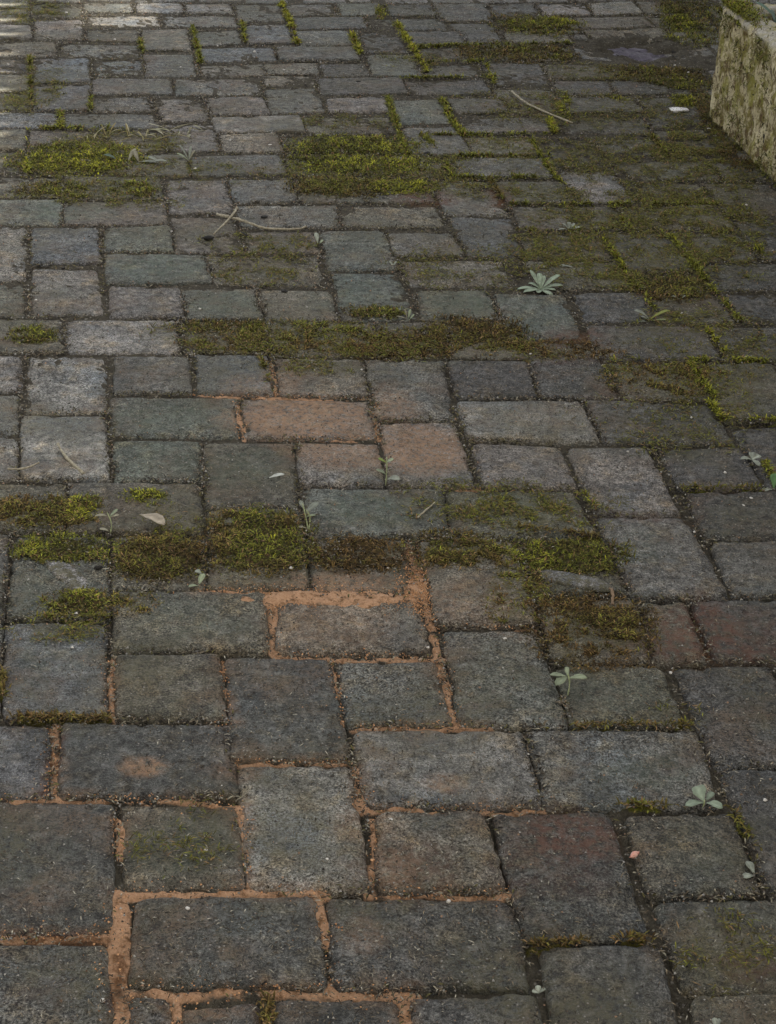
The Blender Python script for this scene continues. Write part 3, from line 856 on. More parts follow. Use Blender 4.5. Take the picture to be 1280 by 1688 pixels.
pavement = empty('pavement', (0, 0, 0)); tag(pavement, 'old brick paving laid in mixed courses', kind='structure')
brick_z = []
def make_brick(i, key, q):
    c = q.mean(0)
    Lu = (np.linalg.norm(q[1] - q[0]) + np.linalg.norm(q[2] - q[3])) / 2
    Lv = (np.linalg.norm(q[3] - q[0]) + np.linalg.norm(q[2] - q[1])) / 2
    cell = .0045 if c[1] < 2.3 else (.006 if c[1] < 3.4 else .009)
    u = axis(Lu, cell); v = axis(Lv, cell)
    UU, VV = np.meshgrid(u, v, indexing='ij'); nu, nv = UU.shape
    P = ((1 - UU) * (1 - VV))[..., None] * q[0] + (UU * (1 - VV))[..., None] * q[1] + (UU * VV)[..., None] * q[2] + ((1 - UU) * VV)[..., None] * q[3]
    a = np.minimum(UU, 1 - UU) * Lu; b = np.minimum(VV, 1 - VV) * Lv
    rc = rng.uniform(.006, .015)
    d = np.where((a < rc) & (b < rc), rc - np.hypot(rc - a, rc - b), np.minimum(a, b))
    x, y = P[..., 0], P[..., 1]
    w = np.exp(-np.minimum(a, b) / .016)
    x = x + w * (.0030 * fbm(x / .035, y / .035, 200 + i, 3) + .0012 * vn(x / .008, y / .008, 300 + i))
    y = y + w * (.0030 * fbm(x / .035, y / .035, 400 + i, 3) + .0012 * vn(x / .008, y / .008, 500 + i))
    R = rng.uniform(.004, .0075)
    dd = np.clip(d + .0022 * fbm(x / .012, y / .012, 11, 3), 0, R)
    z = -(R - np.sqrt(np.maximum(R * R - (R - dd) ** 2, 0))) * .85
    z = np.where(d < 0, -R * .85 + d * 3, z)
    z = z - (.0042 - .0028 * min(1, max(0, (c[1] - 2.1) / 1.2))) * np.clip(1 - np.maximum(d, 0) / .017, 0, 1) ** 2
    # surface wear
    near = np.clip(d / .01, 0, 1)
    z = z + .0016 * fbm(x / .05, y / .05, 21 + i, 3) + .0009 * fbm(x / .014, y / .014, 5, 3) * near - .0012 * np.clip(vn(x / .011, y / .011, 77) - .45, 0, 1) * near
    chip = np.clip(fbm(x / .03, y / .03, 600 + i, 4, .6) - .16, 0, 1) * np.exp(-np.maximum(d, 0) / .013)
    z = z - chip * .020
    z = z - .006 * np.clip(fbm(x / .045, y / .045, 700 + i, 4, .6) - .34, 0, 1)
    tz = rng.normal(0, .0018); tx = rng.normal(0, .010); ty = rng.normal(0, .012)
    z = z + tz + tx * (x - c[0]) + ty * (y - c[1])
    z = z + SINK(x, y)
    top = np.stack([x - c[0], y - c[1], z], -1).reshape(-1, 3)
    F = grid_faces(nu, nv)[:, ::-1] if True else None
    idx = np.arange(nu * nv).reshape(nu, nv)
    ring = np.concatenate([idx[:-1, 0], idx[-1, :-1], idx[:0:-1, -1], idx[0, :0:-1]])
    low = top[ring].copy(); low[:, 2] = -.05
    n0 = nu * nv; k = np.arange(len(ring)); k2 = (k + 1) % len(ring)
    S = np.stack([ring[k2], ring[k], n0 + k, n0 + k2], 1)
    V = np.concatenate([top, low]); F = np.concatenate([F, S[:, ::-1]])
    # make faces point up
    ob = mesh_np('brick', V, F, M_brick, parent=pavement)
    if ob.data.polygons[(nu // 2) * (nv - 1) + nv // 2].normal.z < 0: ob.data.flip_normals()
    ob.location = (c[0], c[1], 0)
    base = np.array(PAL[key]) * rng.uniform(.86, 1.16) * (1 + rng.normal(0, .015, 3))
    ob.color = (*base, 1)
    st = stain_at(V[:, 0] + c[0], V[:, 1] + c[1]); attr(ob, 'stain', st)

def SINK(x, y):
    """settled hollow round the puddle near the trough"""
    return -.030 * np.clip(1.25 - np.hypot((x - PUD[0]) / PUD[2], (y - PUD[1]) / PUD[3]), 0, 1) ** 1.3
for i, (k, q) in enumerate(quads): make_brick(i, k, q)

# paving beyond the traced courses: regular rows, one joined piece
def inside(q, px, py):
    r = np.ones_like(px, dtype=bool); s = 0
    for a, b in zip(q, np.roll(q, -1, 0)):
        cr = (b[0] - a[0]) * (py - a[1]) - (b[1] - a[1]) * (px - a[0]); r &= cr < .0
    return r
def outer():
    th = math.radians(7); ax = np.array([math.cos(th), math.sin(th)]); ay = np.array([-math.sin(th), math.cos(th)])
    Vs = []; Fs = []; Cs = []; off = 0; r = random.Random(3)
    frame = np.array([(-1.42, 5.62), (-.40, 1.02), (.46, 1.05), (1.40, 5.95)])
    tq = [q for _, q in quads]; cen = np.array([q.mean(0) for q in tq])
    tr = np.array([TC0, TC0 + TD * TL, TC0 + TD * TL + TN * TW, TC0 + TN * TW]); trc = tr.mean(0)
    G = .005; gx0, gy0 = -4.6, -1.2; occ = np.zeros((1900, 2300), bool)
    uu, vv = np.meshgrid(np.linspace(0, 1, 56), np.linspace(0, 1, 56)); uu = uu.ravel(); vv = vv.ravel()
    def cells(q, m=0.):
        u_ = m + uu * (1 - 2 * m); v_ = m + vv * (1 - 2 * m)
        p = np.outer((1 - u_) * (1 - v_), q[0]) + np.outer(u_ * (1 - v_), q[1]) + np.outer(u_ * v_, q[2]) + np.outer((1 - u_) * v_, q[3])
        return ((p[:, 0] - gx0) / G).astype(int).clip(0, 1899), ((p[:, 1] - gy0) / G).astype(int).clip(0, 2299)
    for q in tq: occ[cells(q)] = True
    def axv(L): return np.array([0, .003, .009, L * .35, L * .65, L - .009, L - .003, L])
    def put(o, L, Wd):
        nonlocal off
        q = np.array([o + ay * Wd, o + ay * Wd + ax * L, o + ax * L, o])
        if occ[cells(q, .03)].any(): return
        occ[cells(q)] = True
        A, B = np.meshgrid(axv(L), axv(Wd), indexing='ij')
        a = np.minimum(A, L - A); b = np.minimum(B, Wd - B); rc = .012
        d = np.where((a < rc) & (b < rc), rc - np.hypot(rc - a, rc - b), np.minimum(a, b)); dd = np.clip(d, 0, .008)
        z = -(.008 - np.sqrt(np.maximum(.008 ** 2 - (.008 - dd) ** 2, 0))) + np.minimum(d, 0) * 3
        X = o[0] + ax[0] * A + ay[0] * B; Y = o[1] + ax[1] * A + ay[1] * B
        w = np.exp(-np.minimum(a, b) / .016)
        X = X + w * .003 * vn(X / .03, Y / .03, 8); Y = Y + w * .003 * vn(X / .03, Y / .03, 9)
        z = z + r.gauss(0, .0015) + .0015 * fbm(X / .05, Y / .05, 3, 2) + SINK(X, Y)
        T = np.stack([X, Y, z], -1).reshape(-1, 3); idx = np.arange(64).reshape(8, 8)
        ring = np.concatenate([idx[:-1, 0], idx[-1, :-1], idx[:0:-1, -1], idx[0, :0:-1]])
        lo = T[ring].copy(); lo[:, 2] = -.05; k = np.arange(28); k2 = (k + 1) % 28
        Vs.extend([T, lo]); Fs.extend([grid_faces(8, 8, off), np.stack([ring[k2] + off, ring[k] + off, 64 + k + off, 64 + k2 + off], 1)[:, ::-1]])
        off += 92
        Cs.append(np.zeros((92, 3)))
    for j in range(-4, 56):
        s = -3.2 + r.uniform(0, .2)
        while s < 3.2:
            L = r.choice([.14, .21, .21]); put(ax * s + ay * (j * .148), L, .14); s += L + .008
    for L, Wd in ((.14, .14), (.14, .07), (.07, .14), (.07, .07), (.045, .045)):     # cut pieces closing the gaps
        st_ = .02
        for q in [q for q in tq if abs(q.mean(0)[0]) > .16 * q.mean(0)[1] or q.mean(0)[1] < 1.5 or q.mean(0)[1] > 5.2]:
            c = q.mean(0)
            for du in np.arange(-.34, .30, st_ * 1.5):
                for dv in np.arange(-.30, .26, st_ * 1.5):
                    o = c + ax * du + ay * dv; cc = ((o - np.array([gx0, gy0])) / G).astype(int)
                    m_ = o + ax * L / 2 + ay * Wd / 2; mc = ((m_ - np.array([gx0, gy0])) / G).astype(int)
                    if (0 <= cc).all() and cc[0] < 1899 and cc[1] < 2299 and not occ[cc[0], cc[1]] and not occ[mc[0], mc[1]]: put(o, L, Wd)
    return np.concatenate(Vs), np.concatenate(Fs), np.concatenate(Cs)
TC0 = np.array([.808, 4.42]); TD = np.array([.150, -.9887]); TN = np.array([.9887, .150]); TL = 1.25; TW = .50
V, F, C3 = outer()
ob = mesh_np('outer_bricks', V, F, M_brick, parent=pavement)
if ob.data.polygons[24].normal.z < 0: ob.data.flip_normals()
ob.color = (.095, .092, .085, 1); tag(ob, kind='stuff'); attr(ob, 'stain', stain_at(V[:, 0], V[:, 1]))

# joint filling: one soil / sand sheet whose height follows the traced sand and moss joints
ny, nx = 560, 330
ty = np.linspace(0, 1, ny); Yr = .95 + (5.15) * (ty ** 1.55)
hw = .62 + (Yr - .95) * .235
XX = (np.linspace(-1, 1, nx)[None, :] * hw[:, None]) + .03; YY = np.repeat(Yr[:, None], nx, 1)
x = XX.ravel(); y = YY.ravel()
sj, _ = seg_mask(SANDJ, x, y); sj = sj * np.clip(1.12 + 1.5 * fbm(x / .05, y / .05, 171, 4, .6), .0, 1); mj, mh = seg_mask(MOSSJ, x, y, 1.0); mj = mj * np.clip(.55 + 2.2 * fbm(x / .035, y / .035, 81, 4), 0, 1)
spill = blobs([(SPILL[k]) for k in range(len(SPILL))], x, y, .35)
sandst = np.maximum(sj, spill); rust = blobs(RUST, x, y, .3)
z = -.0125 + .0072 * np.clip((y - 1.9) / 1.2, 0, 1) + .0040 * fbm(x / .02, y / .02, 1, 4) + .003 * fbm(x / .11, y / .11, 4, 3) + .002 * np.clip((y - 2) / 2, 0, 1) + .003 * vn(x / .007, y / .007, 2)
zs = -.0046 + .0042 * fbm(x / .011, y / .011, 6, 3, .7) + .0030 * fbm(x / .05, y / .05, 8, 2)
z = z + (zs - z) * np.clip(sj, 0, 1) + mj * (.0095 + .003 * vn(x / .012, y / .012, 12))
z = np.where(spill > .02, np.maximum(z, -.006 + spill * .0088 + .008 * fbm(x / .022, y / .022, 15, 4, .65)), z) + SINK(x, y)
inp = np.clip(1.15 - np.hypot((x - PUD[0]) / PUD[2], (y - PUD[1]) / PUD[3]), 0, .5) * 2
z = z + inp * (.016 * fbm(x / .06, y / .03, 18, 4, .6) + .008)
st = np.stack([sandst, mj, np.clip(mh / 3, 0, 1), rust], 1)
soil = mesh_np('joint_soil', np.stack([x, y, z], 1), grid_faces(ny, nx)[:, ::-1], M_soil)
if soil.data.polygons[100].normal.z < 0: soil.data.flip_normals()
attr(soil, 'stain', st); tag(soil, 'orange sand and dark soil filling the joints between pavers', kind='stuff')

# ------------------------------------------------------------------ strands (moss, debris)
def strands(x, y, z, L, W, tilt, col, curl=.5, az=None):
    """bent three-face blades; returns V,F,colour"""
    n = len(x); az = rng.uniform(0, 2 * np.pi, n) if az is None else az
    dx, dy = np.cos(az), np.sin(az); sx, sy = -dy, dx
    ch, sh = np.cos(tilt), np.sin(tilt)
    t2 = tilt - curl; m = .55
    mx = x + dx * L * m * ch; my = y + dy * L * m * ch; mz = z + L * m * sh
    ex = mx + dx * L * (1 - m) * np.cos(t2); ey = my + dy * L * (1 - m) * np.cos(t2); ez = mz + L * (1 - m) * np.sin(t2)
    V = np.stack([np.stack([x + sx * W * .35, y + sy * W * .35, z], 1), np.stack([x - sx * W * .35, y - sy * W * .35, z], 1),
                  np.stack([mx + sx * W * .5, my + sy * W * .5, mz], 1), np.stack([mx - sx * W * .5, my - sy * W * .5, mz], 1), np.stack([ex, ey, ez], 1)], 1)
    o = np.arange(n)[:, None] * 5
    F = np.concatenate([o + np.array([[0, 1, 3]]), o + np.array([[0, 3, 2]]), o + np.array([[2, 3, 4]])])
    c = np.concatenate([col[:, None, :] * np.array([.5, .5, .95, .95, 1.45])[None, :, None], np.ones((n, 5, 1))], 2).reshape(-1, 4)  # pale tips, with base-to-tip shading painted into the colour for depth
    return V.reshape(-1, 3), F, c

HUES = [np.array(h) for h in ((.22, .215, .018), (.110, .122, .018), (.105, .086, .020), (.092, .056, .018))]
def hue_col(h, n):
    h = np.clip(h + rng.normal(0, .45, n), 0, 2.999); k = h.astype(int); f = (h - k)[:, None]
    A = np.array(HUES)
    c = A[k] * (1 - f) + A[np.minimum(k + 1, 3)] * f
    c = c * rng.uniform(.3, 1.3, (n, 1))
    br = rng.random(n) < .10; c[br] = np.array((.16, .10, .045)) * rng.uniform(.5, 1.3, (br.sum(), 1))
    return c

def edge_d(x, y):
    """depth inside the nearest brick face, 0 in the joints"""
    r = np.zeros_like(x); x0, x1, y0, y1 = x.min(), x.max(), y.min(), y.max()
    for _, q in quads:
        if q[:, 0].max() < x0 or q[:, 0].min() > x1 or q[:, 1].max() < y0 or q[:, 1].min() > y1: continue
        d = np.full_like(x, 9.)
        for a, c in zip(q, np.roll(q, -1, 0)):
            L = math.hypot(c[0] - a[0], c[1] - a[1]); d = np.minimum(d, -((c[0] - a[0]) * (y - a[1]) - (c[1] - a[1]) * (x - a[0])) / L)
        r = np.maximum(r, d)
    return r
def moss_patch(b):
    cx, cy, rx, ry, th, dens, hue, label = b
    fl = .66 if th >= 12 else .42
    th = th / 1000 * .7; rx *= 1.08; ry *= 1.08
    def mask(x, y):
        w1 = fbm(x / .06, y / .06, 91, 5, .65); w2 = fbm(x / .06, y / .06, 57, 5, .65)
        r = (np.abs((x - cx) / rx + .30 * w1) ** 2.4 + np.abs((y - cy) / ry + .30 * w2) ** 2.4) ** (1 / 2.4)
        m = np.clip((1.34 - r) / .75, 0, 1)
        gap = np.clip(.55 + 2.3 * fbm(x / .038, y / .038, 61, 4, .6), 0, 1)
        return m * (fl + (1 - fl) * gap) * (.30 + .70 * np.clip(edge_d(x, y) / .011, 0, 1))
    def hgt(x, y):
        m = mask(x, y)
        return -.0015 + th * np.clip(m, 0, 1) ** .7 * .7 + .0052 * fbm(x / .020, y / .020, 14, 3) * np.clip(m * 3, 0, 1) + .0018 * vn(x / .007, y / .007, 16) * (m > .05) + SINK(x, y)
    cell = np.clip(.0035 + (cy - 1.5) * .0011, .0035, .008)
    nxp = int(3.0 * rx / cell) + 2; nyp = int(3.0 * ry / cell) + 2
    gx, gy = np.meshgrid(np.linspace(cx - 1.5 * rx, cx + 1.5 * rx, nxp), np.linspace(cy - 1.5 * ry, cy + 1.5 * ry, nyp), indexing='ij')
    gx = gx.ravel(); gy = gy.ravel(); mm = mask(gx, gy); gz = hgt(gx, gy)
    F = grid_faces(nxp, nyp); keep = (mm[F] > .36).all(1); F = F[keep]
    n = int(dens * 4 * 2.25 * rx * ry * 270000 / (1 + (cy - 1.5) * .55))
    px = rng.uniform(cx - 1.5 * rx, cx + 1.5 * rx, n); py = rng.uniform(cy - 1.5 * ry, cy + 1.5 * ry, n)
    m = mask(px, py); k = m > (.04 + .7 * rng.random(n) ** 1.8); px = px[k]; py = py[k]; m = m[k]; n = len(px)
    pz = hgt(px, py) - .001
    far = 1 + (cy - 1.5) * .16
    lump = .62 + .95 * np.clip(fbm(px / .020, py / .020, 14, 3), -.5, .8) + .35 * vn(px / .007, py / .007, 16)  # paints shade in the hollows and highlights on the lumps into the strands
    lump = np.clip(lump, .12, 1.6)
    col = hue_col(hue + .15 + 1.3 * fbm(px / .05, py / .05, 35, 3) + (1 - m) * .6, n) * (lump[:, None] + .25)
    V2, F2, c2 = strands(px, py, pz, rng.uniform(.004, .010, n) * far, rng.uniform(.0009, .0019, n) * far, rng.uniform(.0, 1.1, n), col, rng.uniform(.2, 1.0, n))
    # mound quads -> triangles, drop unused vertices
    T = np.concatenate([F[:, [0, 1, 2]], F[:, [0, 2, 3]]])
    used = np.unique(T); re = np.full(len(gx), -1); re[used] = np.arange(len(used)); T = re[T]
    V1 = np.stack([gx, gy, gz], 1)[used]
    base = hue_col(np.full(len(used), min(hue + .8, 2.9)), len(used)) * .30
    c1 = np.concatenate([base, np.ones((len(used), 1))], 1)
    V = np.concatenate([V1, V2]); FF = np.concatenate([T, F2 + len(V1)])
    V = V - np.array([cx, cy, 0])
    ob = mesh_np('moss_patch', V, FF, M_moss); ob.location = (cx, cy, 0)
    attr(ob, 'tint', np.concatenate([c1, c2])); tag(ob, label, 'moss', 'moss growing on the paving', 'stuff')
for b in MOSS: moss_patch(b)

def scatter_thin():
    Vs, Fs, Cs = [], [], []; off = 0
    def put(px, py, pz, L, W, tilt, col, curl):
        nonlocal off
        V, F, c = strands(px, py, pz, L, W, tilt, col, curl); Vs.append(V); Fs.append(F + off); Cs.append(c); off += len(V)
    for b in THIN:
        n = int(4 * 1.7 * b[2] * b[3] * 300000 * b[4] / (1 + (b[1] - 1.5) * .45))
        px = rng.uniform(b[0] - 1.3 * b[2], b[0] + 1.3 * b[2], n); py = rng.uniform(b[1] - 1.3 * b[3], b[1] + 1.3 * b[3], n)
        m = blobs([b[:4] + [1]], px, py, .35) * np.clip(.45 + 1.6 * fbm(px / .03, py / .03, 71, 3), 0, 1)
        k = m > rng.random(n) * .8; px, py = px[k], py[k]; n = len(px); f = 1 + (b[1] - 1.5) * .16
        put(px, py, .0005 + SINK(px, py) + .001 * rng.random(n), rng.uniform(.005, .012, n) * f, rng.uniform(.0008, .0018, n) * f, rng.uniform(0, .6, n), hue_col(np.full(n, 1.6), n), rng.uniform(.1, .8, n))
    for it in MOSSJ:                                     # moss filling joints
        hw = it[0] / 1000
        for a, c in zip(it[1][:-1], it[1][1:]):
            a = np.array(a); c = np.array(c); L = np.linalg.norm(c - a); n = int(L * hw * 2 * 260000)
            t = rng.random(n); o = rng.normal(0, hw * .5, n); d = (c - a) / L
            px = a[0] + (c[0] - a[0]) * t - d[1] * o; py = a[1] + (c[1] - a[1]) * t + d[0] * o
            k = fbm(px / .035, py / .035, 81, 4) > rng.uniform(-.25, .35, n); px, py, o = px[k], py[k], o[k]; n = len(px); f = 1 + (py - 1.5) * .16
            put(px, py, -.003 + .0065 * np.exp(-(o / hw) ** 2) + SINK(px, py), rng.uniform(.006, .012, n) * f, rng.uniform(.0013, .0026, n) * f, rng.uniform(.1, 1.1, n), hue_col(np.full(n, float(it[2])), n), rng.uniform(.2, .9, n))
    ob = mesh_np('thin_moss', np.concatenate(Vs), np.concatenate(Fs), M_moss)
    attr(ob, 'tint', np.concatenate(Cs)); tag(ob, 'thin straggling moss threads in joints and over paver faces', kind='stuff')
scatter_thin()

def debris():
    Vs, Fs, Cs = [], [], []; off = 0
    def put(r):
        nonlocal off
        V, F, c = r; Vs.append(V); Fs.append(F + off); Cs.append(c); off += len(V)
    n = 95000
    t = rng.random(n) ** 1.25; py = 1.05 + 4.75 * t; px = (rng.random(n) * 2 - 1) * (.55 + (py - 1.05) * .225) + .03
    k = fbm(px / .09, py / .09, 101, 4) > rng.uniform(-.65, .5, n); px, py = px[k], py[k]; n = len(px)
    f = 1 + (py - 1.5) * .10
    pal = np.array([(.16, .13, .09), (.26, .24, .19), (.06, .045, .03), (.10, .085, .06), (.035, .028, .02)])
    col = pal[rng.choice(5, n, p=[.18, .10, .24, .22, .26])] * rng.uniform(.6, 1.25, (n, 1))
    put(strands(px, py, .0012 + .002 * rng.random(n) + SINK(px, py), rng.uniform(.0025, .008, n) * f, rng.uniform(.0007, .0016, n) * f, rng.uniform(0, .45, n), col, rng.uniform(.1, .8, n)))
    # litter caught in the joints, over the arrises
    ex, ey = [], []
    for _, q in quads:
        for a, c in zip(q, np.roll(q, -1, 0)):
            L = np.linalg.norm(c - a); k = int(L * 520); t = rng.random(k); d = (c - a) / L; o = rng.normal(-.002, .0042, k)
            ex.append(a[0] + (c[0] - a[0]) * t + d[1] * o); ey.append(a[1] + (c[1] - a[1]) * t - d[0] * o)
    jx = np.concatenate(ex); jy = np.concatenate(ey)
    k = fbm(jx / .07, jy / .07, 131, 4) + .12 * np.clip(jy - 2.2, -1, 1.5) > rng.uniform(-.35, .55, len(jx)); jx, jy = jx[k], jy[k]; n = len(jx); f = 1 + (jy - 1.5) * .12
    pal = np.array([(.13, .105, .07), (.20, .18, .13), (.045, .035, .024), (.085, .075, .028), (.022, .018, .013)])
    g = np.clip(fbm(jx / .3, jy / .3, 141, 2) + .15 * (jx + .2 * jy - .4), 0, .4)
    pk = rng.random(n); ci = np.where(pk < g, 3, rng.choice(5, n, p=[.26, .12, .30, .10, .22]))
    col = pal[ci] * rng.uniform(.55, 1.25, (n, 1))
    put(strands(jx, jy, -.0025 + .004 * rng.random(n) + SINK(jx, jy), rng.uniform(.004, .010, n) * f, rng.uniform(.0012, .0026, n) * f, rng.uniform(-.1, .6, n), col, rng.uniform(.1, .7, n)))
    # grit: little four-sided crumbs, mostly lying in the joints and on the faces
    n = 15000
    t = rng.random(n) ** 1.2; y = 1.05 + 4.7 * t; x = (rng.random(n) * 2 - 1) * (.55 + (y - 1.05) * .225) + .03
    sel = rng.choice(len(jx), 16000, replace=False); x = np.concatenate([x, jx[sel] + rng.normal(0, .002, 16000)]); y = np.concatenate([y, jy[sel] + rng.normal(0, .002, 16000)]); n = len(x)
    s = rng.uniform(.0007, .0021, n) * (1 + (y - 1.5) * .12)
    tet = np.array([(1, 0, -.3), (-.5, .87, -.3), (-.5, -.87, -.3), (0, 0, .9)])
    a = rng.uniform(0, 6.28, n); ca, sa = np.cos(a), np.sin(a)
    V = tet[None] * s[:, None, None] * rng.uniform(.6, 1.3, (n, 4, 1))
    V = np.stack([V[..., 0] * ca[:, None] - V[..., 1] * sa[:, None] + x[:, None], V[..., 0] * sa[:, None] + V[..., 1] * ca[:, None] + y[:, None], V[..., 2] + .0015 + SINK(x, y)[:, None]], -1).reshape(-1, 3)
    o = np.arange(n)[:, None] * 4; F = np.concatenate([o + np.array([[0, 1, 3]]), o + np.array([[1, 2, 3]]), o + np.array([[2, 0, 3]])])
    pal = np.array([(.22, .21, .19), (.12, .11, .10), (.04, .035, .03), (.2, .13, .085)])
    c = pal[rng.choice(4, n, p=[.22, .3, .36, .12])] * rng.uniform(.6, 1.2, (n, 1))
    put((V, F, np.repeat(np.concatenate([c, np.ones((n, 1))], 1), 4, 0)))
    xs, ys = [], []
    for hw, P in SANDJ:
        for a, c in zip(P[:-1], P[1:]):
            a = np.array(a); c = np.array(c); L = np.linalg.norm(c - a); k = int(L * (350 + 30 * hw)); tt = rng.random(k); d = (c - a) / L; o = rng.normal(0, hw / 1000 * 1.15, k)
            xs.append(a[0] + (c[0] - a[0]) * tt - d[1] * o); ys.append(a[1] + (c[1] - a[1]) * tt + d[0] * o)
    for bx in SPILL:
        k = 1200; xs.append(rng.normal(bx[0], bx[2] * .7, k)); ys.append(rng.normal(bx[1], bx[3] * .8, k))
    x = np.concatenate(xs); y = np.concatenate(ys); n = len(x); s = rng.uniform(.0006, .0017, n)
    a = rng.uniform(0, 6.28, n); ca, sa = np.cos(a), np.sin(a); V = tet[None] * s[:, None, None] * rng.uniform(.6, 1.3, (n, 4, 1))
    V = np.stack([V[..., 0] * ca[:, None] - V[..., 1] * sa[:, None] + x[:, None], V[..., 0] * sa[:, None] + V[..., 1] * ca[:, None] + y[:, None], V[..., 2] - .0015 + .002 * rng.random(n)[:, None]], -1).reshape(-1, 3)
    o = np.arange(n)[:, None] * 4; F = np.concatenate([o + np.array([[0, 1, 3]]), o + np.array([[1, 2, 3]]), o + np.array([[2, 0, 3]])])
    pal = np.array([(.42, .23, .115), (.32, .16, .075), (.14, .08, .045)]); c = pal[rng.choice(3, n, p=[.45, .4, .15])] * rng.uniform(.7, 1.2, (n, 1))
    put((V, F, np.repeat(np.concatenate([c, np.ones((n, 1))], 1), 4, 0)))
    ob = mesh_np('litter', np.concatenate(Vs), np.concatenate(Fs), M_deb, smooth=False)
    attr(ob, 'tint', np.concatenate(Cs)); tag(ob, 'fine dry plant litter and grit scattered over the pavers', kind='stuff')
debris()

# ------------------------------------------------------------------ pebbles and crumbs
def stone(name, x, y, r, mat, sz=(1, .8, .6), seed=0, z=0):
    bm = bmesh.new(); bmesh.ops.create_icosphere(bm, subdivisions=2, radius=r); rr = random.Random(seed)
    ph = [rr.uniform(0, 6) for _ in range(6)]
    for v in bm.verts:
        n = v.co.normalized(); k = 1 + .18 * math.sin(3 * n.x + ph[0]) + .15 * math.sin(4 * n.y + ph[1]) + .12 * math.sin(5 * n.z + ph[2]) + .08 * math.sin(9 * n.x * n.y + ph[3])
        v.co *= k; v.co = Vector((v.co.x * sz[0], v.co.y * sz[1], v.co.z * sz[2]))
    me = bpy.data.meshes.new(name); bm.to_mesh(me); bm.free(); me.materials.append(mat)
    for p in me.polygons: p.use_smooth = True
    o = bpy.data.objects.new(name, me); COL.objects.link(o); o.location = (x, y, z + r * sz[2] * .6); o.rotation_euler = (0, 0, rr.uniform(0, 6)); return o
LAND = [('the crossed pale twigs', -.30, 3.46), ('the large pale rosette weed', .291, 3.159), ('the curled dried leaf', -.352, 2.178), ('the orange-dusted paver', -.06, 2.47), ('the dark puddle', PUD[0], PUD[1]), ('the golden moss carpet', -.05, 3.93),
        ('the long straight straw', .36, 4.42), ('the orange sand spill', -.06, 1.99), ('the brown moss block', .27, 1.92), ('the pinkish stone chip', .291, 1.476), ('the pale square paver in the lower half', -.07, 1.52), ('the tall moss cushion at far left', -.72, 3.97),
        ('the lime moss plug at the top edge', -.02, 5.38), ('the two-bladed weed at right', .491, 3.022), ('the sand joint cross at lower left', -.25, 1.40), ('the sunlit pale pavers at top left', -.75, 5.35), ('the stone trough', .82, 4.3), ('the green leaf at the right edge', .608, 2.357), ('the blue-grey pavers at upper left', -.85, 4.6)]
seen = {}
for px, py in PEBBLES:
    nm, lx, ly = min(LAND, key=lambda l: math.hypot(l[1] - px, l[2] - py)); dx, dy = px - lx, py - ly
    dr = ('right of' if dx > 0 else 'left of') if abs(dx) > abs(dy) else ('beyond' if dy > 0 else 'in front of')
    seen.setdefault((nm, dr), []).append((math.hypot(dx, dy), px, py))
i = 0; ORD = ['nearest', 'second nearest', 'third nearest', 'fourth nearest', 'fifth nearest', 'sixth nearest', 'seventh nearest']
for (nm, dr), lst in seen.items():
    for k, (_, px, py) in enumerate(sorted(lst)):
        r = random.Random(i).uniform(.0018, .0032) * (1 + max(0, py - 2) * .18); i += 1
        tag(stone('pebble', px, py, r, M_peb, seed=i, z=float(SINK(np.array(px), np.array(py)))), ('tiny white pebble %s %s' % (dr, nm)) + ('' if len(lst) == 1 else ', %s one' % ORD[k]), 'pebble', 'white pebbles scattered on the paving')
tag(stone('pebble', *PINK, .0052, M_pink, (.7, 1.4, .7), 99), 'pinkish stone chip wedged in the dark joint at lower right', 'pebble')
DL = ['black crumb of soil at the right of the crossed twigs', 'black clod at the lower end of the short twig', 'black clod under the long pale twig', 'small black stone standing in for a hole in a paver at centre left', 'tiny dark crumb on a pinkish paver at left',  # hole at centre left is modelled as a black stone
      'black crumb with a pale tip beside the golden moss carpet', 'black crumb on a dark paver near the top', 'black crumb beside the emerald moss patch', 'dark crumb at the joint corner left of the khaki moss']
for i, (px, py, r) in enumerate(DARK): tag(stone('soil_crumb', px, py, r * .9, M_dark, (1.2, .7, .4), 40 + i), DL[i], 'crumb', 'dark soil crumbs')
o = stone('bird_dropping', *DROP, .020, M_guano, (1.4, .9, .16), 5); tag(o, 'white bird dropping on the pavers in front of the stone trough', 'dropping')
o = stone('broken_paver_chip', *CHIP1, .036, M_brick, (1.7, .5, .2), 6, z=-.004); o.color = (.12, .117, .117, 1); tag(o, 'pale grey broken paver edge below the green tapering moss', 'chip')
o = stone('broken_paver_chip', *CHIP2, .036, M_brick, (1.7, .5, .16), 9, z=-.004); o.color = (.14, .137, .135, 1); tag(o, 'pale grey broken flake at the foot of the emerald moss', 'chip')

